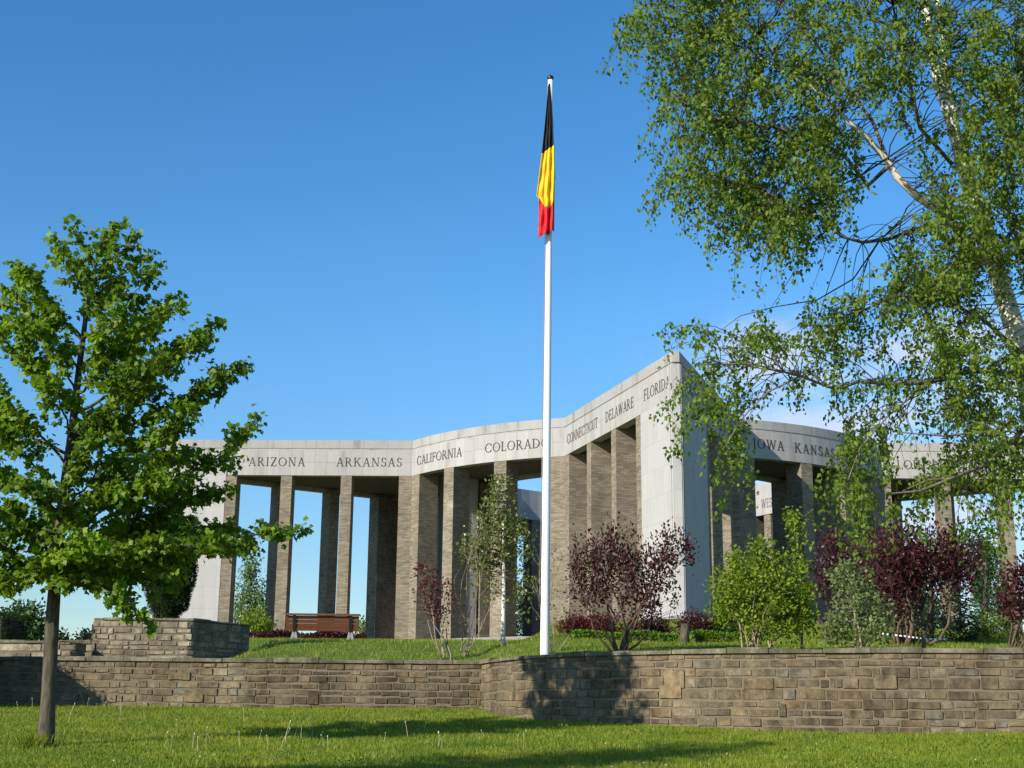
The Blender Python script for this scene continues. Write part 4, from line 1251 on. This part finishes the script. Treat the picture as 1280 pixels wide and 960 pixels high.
D = (C-np.array(cc))/rad_; D += rdir(len(C))*.7
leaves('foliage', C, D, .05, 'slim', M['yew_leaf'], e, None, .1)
def clipped_hedge(x0, x1, y0, y1, z1, lab, n, leafm='yew_leaf'):
    zb = min(gz(x0, y0), gz(x1, y0))-.1
    g = Vector(((x0+x1)/2, y0, zb)); e = empty('clipped_hedge', g, lab, 'hedge')
    b = MB(); b.box(((x0+x1)/2, (y0+y1)/2, zb), ((x1-x0)/2-.07, 0, 0), (0, (y1-y0)/2-.07, 0), z1-zb-.07); b.build('stems', M['twig'], e)
    A_ = [((x1-x0)*(z1-zb)), ((y1-y0)*(z1-zb)), ((x1-x0)*(y1-y0))]; A_ = np.array(A_)/sum(A_)
    C = []
    for f, a in enumerate(A_):
        k = int(n*a); u = rng.random(k); v = rng.random(k); j = rng.normal(0, .03, k)
        if f == 0: C.append(np.stack([x0+u*(x1-x0), y0+j, zb+v*(z1-zb)], 1))
        elif f == 1: C.append(np.stack([x1+j, y0+u*(y1-y0), zb+v*(z1-zb)], 1))
        else: C.append(np.stack([x0+u*(x1-x0), y0+v*(y1-y0), z1+j], 1))
    C = np.concatenate(C); C[:, 0] += .03*np.sin(C[:, 2]*9+C[:, 1]*4)
    leaves('foliage', C, rdir(len(C)), .07, 'slim', M[leafm], e, None, .1)
clipped_hedge(-12.4, -10.15, 24.6, 26.85, 1.98, 'dark tall clipped hedge just past the left edge in front of the retaining wall', 9000)  # added out of view to throw the slanting shadow on the retaining wall
hp = at(6, 766, 31.0)
clipped_hedge(hp.x-1.6, hp.x, 31.0, 32.6, hp.z, 'dark clipped hedge cut off by the left edge behind the low slab wall', 6000)
# low dark red hedge at the foot of the memorial behind the bench
for u0, u1, lab in ((305, 352, 'low dark red hedge left of the bench, by the planter'), (352, 456, 'low dark red hedge directly behind the bench')):
    d = 46
    p0, p1 = at(u0, 800, d), at(u1, 800, d); xm = (p0.x+p1.x)/2
    e = empty('red_hedge', (xm, d, gz(xm, d)), lab, 'hedge'); zt_ = at(400, 796, d).z; z0_ = gz(xm, d)-.05
    zt_ = max(zt_, z0_+.3)
    n = int((u1-u0)*40)
    C = np.stack([rng.uniform(p0.x, p1.x, n), d+rng.uniform(-.4, .4, n), rng.uniform(z0_, zt_, n)], 1); C[:, 2] += .05*np.sin(C[:, 0]*4)
    D = rdir(n); D[:, 2] += .6
    b = MB(); b.box((xm, d, z0_-.05), ((p1.x-p0.x)/2, 0, 0), (0, .2, 0), zt_-z0_-.05); b.build('stems', M['twig'], e)
    leaves('foliage', C, D, .09, 'oval', M['purple_leaf'], e)

# ------------------------------------------------------------------ far trees
def far_tree(name, u, d, ells, n, size, leafm, lab, cat='tree', per=14, cr=.35, group=None, droop=0, tr=.18):
    p = at(u, 820, d); g = Vector((p.x, d, gz(p.x, d)))
    top = Vector(ells[0][0])
    shrub(name, cat, lab, g, ells, n, per, cr, size, 'oval', leafm, 'maple_bark', trunk=([g-Vector((0, 0, .3)), g.lerp(top, .5), top], [tr, tr*.7, tr*.2]), fork=.3, parts=('trunk', 'crown'), group=group, droop=droop, solid=.45)
far_tree('round_tree', 30, 58, [ell(30, 782, 58, 30, 22, 1.0, 1.5), ell(15, 785, 58, 24, 20, .9, 1), ell(45, 788, 58, 18, 16, .8, .7), ell(30, 765, 58, 14, 10, .5, .5)], 230, .17, 'far_leaf', 'round green tree beyond the low wall at the far left', cr=.16)
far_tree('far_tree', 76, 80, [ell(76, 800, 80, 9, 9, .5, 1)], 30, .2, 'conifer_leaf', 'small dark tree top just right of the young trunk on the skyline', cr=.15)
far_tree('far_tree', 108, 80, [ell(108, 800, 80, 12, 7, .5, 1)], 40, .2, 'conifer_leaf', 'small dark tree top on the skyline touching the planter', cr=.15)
far_tree('weeping_birch', 312, 100, [ell(314, 712, 100, 11, 22, .8, 1), ell(312, 755, 100, 22, 42, 1.6, 2.4), ell(300, 770, 100, 16, 30, 1.2, 1), ell(326, 765, 100, 12, 34, 1, 1)], 240, .2, 'weep_leaf', 'pale weeping birch seen through the left gap of the colonnade', cr=(.2, .2, .55), droop=1.2)
far_tree('yellow_bush', 320, 66, [ell(318, 780, 66, 16, 20, .8, 1), ell(330, 788, 66, 9, 12, .5, .6)], 130, .13, 'bush_leaf', 'yellow-green bush under the weeping birch in the left gap', 'shrub', cr=.14, tr=.05)
far_tree('yellow_bush', 456, 100, [ell(456, 788, 100, 8, 14, .7, 1)], 60, .16, 'bush_leaf', 'small yellow-green bush in the gap right of the bench', 'shrub', cr=.2, tr=.05)
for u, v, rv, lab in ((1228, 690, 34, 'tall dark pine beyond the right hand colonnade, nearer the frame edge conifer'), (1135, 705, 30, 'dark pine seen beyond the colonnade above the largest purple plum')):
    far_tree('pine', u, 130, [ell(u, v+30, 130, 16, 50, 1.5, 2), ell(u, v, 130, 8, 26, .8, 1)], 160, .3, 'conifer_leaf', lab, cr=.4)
for i, (u, hgt, wd) in enumerate(((1260, 760, 24), (1160, 770, 30))):
    far_tree('far_tree', u, 140, [ell(u, hgt, 140, wd, 26, 2, 1)], 130, .32, 'far_leaf', ('green far tree behind the conifer at the right edge', 'green far tree behind the largest purple plum')[i], cr=.5)
far_tree('far_tree', 655, 150, [ell(655, 770, 150, 22, 40, 2, 1)], 130, .34, 'conifer_leaf', 'dark far tree glimpsed through the colonnade just left of the flagpole', cr=.5)  # added to hide a sky sliver; stands in for the colonnade's dark interior
# the tree that shades the front of the lawn: just outside the frame, left of the camera
def shade_tree():
    x, y = -9.6, 6.4
    g = Vector((x, y, gz(x, y)))
    ctr = lambda z, r, rz: ((x, y, g.z+z), (r, r, rz), r*r*rz)
    shrub('garden_tree', 'tree', 'tall leafy garden tree outside the left edge shading the front lawn', g, [ctr(4.2, 1.5, 1.8), ctr(6.5, 1.15, 2.0), ctr(8.2, .7, 1.3)], 420, 16, .16, .13, 'maple', 'maple_leaf', 'maple_bark',
          trunk=([g-Vector((0, 0, .2)), g+Vector((.05, 0, 3)), g+Vector((0, 0, 6)), g+Vector((0, 0, 9.2))], [.17, .13, .08, .01]), fork=.2, parts=('trunk', 'crown'))
shade_tree()

# ------------------------------------------------------------------ flagpole and flag
def build_pole():
    d = 25.3; x = at(681, 822, d).x
    g = Vector((x, d, gz(x, d)))
    top = at(688, 99, d+.0); H_ = top.z
    lean = Vector((top.x-x, 0, 0))
    e = empty('flagpole', g, 'tall white painted flagpole with a black cap behind the curved wall', 'flagpole')
    mb = MB(); n = 14
    pts = [g+Vector((0, 0, -.2))]+[Vector((x, d, g.z)).lerp(Vector((top.x, d, H_)), t) for t in np.linspace(0, 1, n)]
    mb.tube(pts, [.088]+[.086-.036*t for t in np.linspace(0, 1, n)], 20); mb.build('pole', M['white_paint'], e, smooth=True)
    mb = MB(); T = Vector((top.x, d, H_))
    mb.tube([T+Vector((0, 0, z)) for z in (-.02, .0, .03, .055, .075, .085)], [.05, .062, .068, .06, .035, .002], 16)
    mb.build('cap', M['black_paint'], e, smooth=True)
    mb = MB(); mb.tube([g+Vector((-.10, -.03, .9)), T+Vector((-.06, -.03, -.15))], .007, 4)
    mb.build('halyard', M['concrete'], e)
    mb = MB(); c = g+Vector((-.095, -.03, .95)); mb.tube([c-Vector((0, 0, .09)), c+Vector((0, 0, .09))], [.012, .012], 6); mb.tube([c, c+Vector((.05, .02, 0))], [.012, .012], 6)
    mb.build('cleat', M['iron'], e)
    # limp flag
    f = empty('flag', at(685, 112, d), 'black yellow and red flag hanging limp from the top of the flagpole', 'flag')
    # silhouettes in pixels
    Lx = lambda v: np.interp(v, [106, 150, 196, 249, 252.5, 280, 301], [685.6, 681.5, 677.3, 670.8, 674.0, 673.4, 672.0])
    Rx = lambda v: np.interp(v, [106, 130, 160, 196, 224, 262, 292, 301], [687, 689, 691.0, 692.4, 693.4, 692.8, 692.6, 690])
    b1 = lambda t: 196-14*t+4*t*t          # black / yellow edge
    b2 = lambda t: np.interp(t, [0, .35, .62, 1], [252, 262, 265, 256])
    b3 = lambda t: np.interp(t, [0, .3, .6, 1], [301.5, 297.5, 296, 291])
    def surf(t, v):
        u = Lx(v)+(Rx(v)-Lx(v))*t
        w_ = (v-106)/195
        depth = -.13-.085*w_*abs(math.sin(t*math.pi*2.3+.5+w_*1.4))-.05*math.sin(t*math.pi*6+w_*5)*w_**.7-.018*math.sin(v*.21+t*6)*w_-.012*math.sin(v*.5-t*9)*w_
        p = at(u, v, d); return Vector((p.x, d+depth, p.z))
    def band(name, mat, ta, tb):
        mb = MB(); nu, nv = 40, 26
        th = .008
        F_ = [[surf(i/nu, ta(i/nu)+(tb(i/nu)-ta(i/nu))*j/nv) for i in range(nu+1)] for j in range(nv+1)]
        base = len(mb.v)
        mb.v = [p for row in F_ for p in row]
        for j in range(nv):
            for i in range(nu):
                mb.f.append([j*(nu+1)+i, (j+1)*(nu+1)+i, (j+1)*(nu+1)+i+1, j*(nu+1)+i+1]); mb.uv.append([(0, 0)]*4); mb.t.append(.5); mb.mi.append(0)
        o = mb.build(name, M[mat], f, smooth=True)
        s = o.modifiers.new('thickness', 'SOLIDIFY'); s.thickness = th
    band('black_stripe', 'flag_black', lambda t: 108, b1)
    band('yellow_stripe', 'flag_yellow', b1, b2)
    band('red_stripe', 'flag_red', b2, b3)
    # hoist edge of the black stripe hanging down the right side
    mb = MB()
    pr = None
    for v in np.linspace(180, 224, 8):
        p = at(Rx(v)-.6, v, d)+Vector((0, -.05, 0)); q = p+Vector((.022, .06, 0))
        if pr: mb.face([pr[0], p, q, pr[1]])
        pr = (p, q)
    o = mb.build('black_fold', M['flag_black'], f); s = o.modifiers.new('thickness', 'SOLIDIFY'); s.thickness = .01
build_pole()

# ------------------------------------------------------------------ bench seen from behind
def build_bench():
    d = 34.0
    a, c = at(357, 800, d), at(448, 800, d)
    W = c.x-a.x; xm = (a.x+c.x)/2
    z = gz(xm, d)
    zt_ = at(400, 768, d).z
    e = empty('park_bench', (xm, d, z), 'dark reddish wooden bench seen from behind on the grass bank', 'bench')
    Hh = zt_-z
    ry = R(2.5)
    def L(x, y, zz): return Vector((xm+x*math.cos(ry)-y*math.sin(ry), d+x*math.sin(ry)+y*math.cos(ry), z+zz))
    def slat(mb, y, zz, hh, th, w=W, tilt=.0):
        c0 = L(0, y, zz); ex = L(w/2, y, zz)-c0; ey = (L(0, y+th/2, zz)-c0)
        h = Vector((0, 0, hh)); tl = (L(0, y-tilt, zz)-c0)
        b_ = [c0-ex-ey, c0+ex-ey, c0+ex+ey, c0-ex+ey]
        mb.hexa(b_, [p+h+tl for p in b_])
    mb = MB()
    bz0, bz1 = Hh*.36, Hh*.93
    ns_ = 4; step = (bz1-bz0)/ns_
    for i in range(ns_):
        t = i/ns_
        slat(mb, .02-.10*t, bz0+i*step+.006, step-.005, .03, tilt=.02)
    mb.build('backrest', M['wood'], e)
    mb = MB(); slat(mb, -.10, bz1+.01, Hh-bz1, .12, W*1.02); mb.build('top_rail', M['wood'], e)
    mb = MB()
    for i in range(4): slat(mb, .12+i*.105, Hh*.52, .035, .085, W)
    mb.build('seat', M['wood'], e)
    for sx in (-1, 1):
        X = sx*W*.385
        mb = MB()
        def bar(pts, wd, th):
            for (y0, z0), (y1, z1) in zip(pts[:-1], pts[1:]):
                q = []
                dl = math.hypot(y1-y0, z1-z0); ny, nz = -(z1-z0)/dl*wd/2, (y1-y0)/dl*wd/2
                lo = [L(X-th/2, y0-ny, z0-nz), L(X+th/2, y0-ny, z0-nz), L(X+th/2, y0+ny, z0+nz), L(X-th/2, y0+ny, z0+nz)]
                hi_ = [L(X-th/2, y1-ny, z1-nz), L(X+th/2, y1-ny, z1-nz), L(X+th/2, y1+ny, z1+nz), L(X-th/2, y1+ny, z1+nz)]
                mb.hexa(lo, hi_)
        bar([(.06, Hh*.28), (.0, Hh*.5), (-.10, Hh*.95)], .07, .075)
        bar([(.0, Hh*.46), (.52, Hh*.46)], .06, .075)
        mb.build('frame', M['iron'], e)
        mb = MB()
        for s2, col in ((-1, 0), (1, 0)):
            lo = [L(X+s2*.075-.035, -.03, -.08), L(X+s2*.075+.035, -.03, -.08), L(X+s2*.075+.035, .50, -.08), L(X+s2*.075-.035, .50, -.08)]
            hi_ = [L(X-.035, .02, Hh*.44), L(X+.035, .02, Hh*.44), L(X+.035, .46, Hh*.44), L(X-.035, .46, Hh*.44)]
            mb.hexa(lo, hi_)
        mb.build('leg', M['concrete'], e)
build_bench()

# ------------------------------------------------------------------ barrier tape on a stake
g = on_ground(1158, 24.5); d = 24.5
mb = MB(); mb.box(g-Vector((0, 0, .1)), (.03, 0, 0), (0, .03, 0), .45)
o = mb.build('stake', M['maple_bark'], None, loc=g); tag(o, 'short wooden stake holding the striped tape under the dark plum', 'stake')
pts = [at(1103, 793, 26), at(1130, 796, 25.4), at(1156, 799.5, 24.45), at(1185, 800, 25.5)]
e = empty('barrier_tape', pts[0], 'white and red striped tape strung low between the shrubs', 'tape')
mb = MB(); c_ = 0
for a, b in zip(pts[:-1], pts[1:]):
    n = 10
    for i in range(n):
        p, q = a.lerp(b, i/n), a.lerp(b, (i+1)/n); h = Vector((0, .008, .028)); o_ = Vector((0, .004, 0))
        mb.hexa([p, q, q+o_, p+o_], [p+h, q+h, q+h+o_, p+h+o_], mi=c_ % 2); c_ += 1
mb.build('ribbon', [M['tape_white'], M['tape_red']], e)

# ------------------------------------------------------------------ grass
def grass_mat():
    q, t, b, o = new_mat('grass_blade')
    c = ramp(t, attr(t), [(0, (.085, .135, .008)), (.5, (.20, .275, .015)), (.8, (.30, .36, .035)), (1, (.46, .41, .17))])
    pn = ramp(t, noise(t, geo(t), 1.3, 6, .7), [(.32, (.62, .72, .7)), (.48, (1.0, 1.0, 1.0)), (.64, (1.5, 1.17, 1.5))])
    c = mixc(t, c, pn, .9, 'MULTIPLY')
    t.links.new(c, b.inputs['Base Color']); b.inputs['Roughness'].default_value = .6
    tr = node(t, 'ShaderNodeBsdfTranslucent'); t.links.new(c, tr.inputs['Color'])
    ms = node(t, 'ShaderNodeMixShader'); ms.inputs[0].default_value = .35
    t.links.new(b.outputs[0], ms.inputs[1]); t.links.new(tr.outputs[0], ms.inputs[2]); t.links.new(ms.outputs[0], o.inputs[0])
    return q
M['blade'] = grass_mat()
def grass(name, X, Y, Z, hgt, wid, lab):
    n = len(X)
    a = rng.uniform(0, 2*math.pi, n); hgt = hgt*rng.uniform(.5, 1.4, n)
    patch = .5+.5*np.sin(X*1.7+np.sin(Y*1.3)*2)*np.sin(Y*1.9+np.sin(X*.8)*2)
    hgt = hgt*(.75+.5*patch)
    lean = rng.normal(0, .45, (n, 2))*hgt[:, None]
    w2 = wid*rng.uniform(.6, 1.3, n)/2
    dx, dy = np.cos(a)*w2, np.sin(a)*w2
    V = np.empty((n, 3, 3), np.float32)
    V[:, 0] = np.stack([X-dx, Y-dy, Z-.01], 1); V[:, 1] = np.stack([X+dx, Y+dy, Z-.01], 1)
    V[:, 2] = np.stack([X+lean[:, 0], Y+lean[:, 1], Z+hgt], 1)
    me = bpy.data.meshes.new(name)
    me.vertices.add(n*3); me.vertices.foreach_set('co', V.ravel()); me.loops.add(n*3); me.loops.foreach_set('vertex_index', np.arange(n*3, dtype=np.int32))
    me.polygons.add(n); me.polygons.foreach_set('loop_start', np.arange(0, 3*n, 3, dtype=np.int32)); me.polygons.foreach_set('loop_total', np.full(n, 3, dtype=np.int32))
    at_ = me.attributes.new('tint', 'FLOAT', 'FACE'); at_.data.foreach_set('value', np.clip(rng.normal(.45, .2, n), 0, 1).astype(np.float32))
    me.materials.append(M['blade']); me.update(); me.validate()
    o = bpy.data.objects.new(name, me); COL.objects.link(o)
    tag(o, lab, 'grass', kind='stuff')
n = 330000
Y = 13.4+(27.0-13.4)*rng.random(n)**.9; X = rng.uniform(-.44, .44, n)*Y
k = Y < wall_y(X)-.02; X, Y = X[k], Y[k]
grass('grass', X, Y, low_z(X, Y), .045, .012, 'short rough green grass on the lower lawn in front of the walls')
n = 170000
Y = 21.2+29*rng.random(n)**1.35; X = rng.uniform(-.42, .42, n)*Y
k = (Y > wall_y(X)+.42) & ~((X < pB.x) & (Y > 27.4) & (Y < 34)); X, Y = X[k], Y[k]
grass('grass', X, Y, up_z(X, Y), .055, .015, 'short green grass on the bank above the retaining walls')
# tuft at the foot of the young tree
def foot(u, d, n, hgt, name='tuft_of_grass', lab=''):
    g = on_ground(u, d); X = g.x+rng.normal(0, .11, n); Y = g.y-.12+rng.normal(0, .08, n)
    me_n = len(bpy.data.objects)
    grass('grass', X, Y, low_z(X, Y), hgt, .014, lab)
foot(52, 17.5, 700, .17, lab='taller grass tuft round the foot of the young tree')
# pale dry stalks and seed heads
stalk_meshes = []
for i in range(4):
    mb = MB(); h = .20+.05*i
    mb.tube([(0, 0, -.02), (.01*(i-1.5), 0, h*.5), (.05*(i-1.5), .01, h)], [.004, .0035, .003], 4)
    mb.tube([(.05*(i-1.5), .01, h-.004), (.05*(i-1.5), .01, h+.012), (.05*(i-1.5), .01, h+.024)], [.003, .008, .003], 5, mi=1)
    me_o = mb.build('dandelion_stalk', [M['stalk'], M['seedhead']])
    stalk_meshes.append(me_o.data); bpy.data.objects.remove(me_o)
sp = [(22, 888), (40, 886), (75, 884), (10, 884), (110, 884), (118, 889), (150, 890), (105, 882), (130, 886), (222, 918), (235, 913), (258, 934), (262, 930), (335, 938), (322, 932), (356, 930), (366, 914), (368, 924), (376, 926), (305, 902), (205, 935), (240, 938), (247, 941), (212, 942), (405, 935), (410, 940), (467, 908), (502, 912), (548, 935), (480, 930), (510, 924), (553, 938), (605, 925), (648, 935), (655, 938), (150, 905), (282, 920), (300, 935), (440, 918), (350, 938), (390, 922), (530, 915), (180, 900), (85, 905)]
for i, (u, v) in enumerate(sp):
    # lawn point under the pixel
    lo, hi_ = 12.0, 26.9
    for _ in range(30):
        m_ = (lo+hi_)/2; p = at(u, v, m_)
        if p.z < float(low_z(p.x, m_)): hi_ = m_
        else: lo = m_
    p = at(u, v, lo)
    o = bpy.data.objects.new('dandelion_stalk', stalk_meshes[i % 4]); COL.objects.link(o)
    o.location = (p.x, lo, float(low_z(p.x, lo))); o.rotation_euler = (random.uniform(-.2, .2), random.uniform(-.2, .2), random.uniform(0, 6.28))
    s_ = random.uniform(.5, .9); o.scale = (s_, s_, s_)
    tag(o, 'thin pale dry stalk with a small seed head standing in the lower lawn', 'stalk', 'pale stalks standing in the lawn')
# small white daisies flecking the lawn
n = 420
Y = 14.6+11*rng.random(n); X = rng.uniform(-.38, .38, n)*Y
k = Y < wall_y(X)-.3; X, Y = X[k], Y[k]; Z = low_z(X, Y)+.055
D = rdir(len(X)); D[:, 2] *= .2
o = leaves('daisies', np.stack([X, Y, Z], 1), D, .022, 'oval', M['seedhead'], None, None, 1.5, .05)
tag(o, 'tiny white daisies scattered through the lawn', 'flowers', kind='stuff')

# patches of clover and plantain in the lower lawn
cx_ = rng.uniform(-7, 8, 70); cy_ = rng.uniform(14.4, 24, 70); k = rng.integers(0, 70, 5200)
X = cx_[k]+rng.normal(0, .22, len(k)); Y = cy_[k]+rng.normal(0, .3, len(k))
q = Y < wall_y(X)-.1; X, Y = X[q], Y[q]
D = rdir(len(X)); D[:, 2] = np.abs(D[:, 2])*.5
o = leaves('clover', np.stack([X, Y, low_z(X, Y)+rng.uniform(.02, .05, len(X))], 1), D, .035, 'birch', M['hedge_leaf'], None, None, 1.5, .1)
tag(o, 'patches of low clover leaves in the lower lawn', 'clover', kind='stuff')
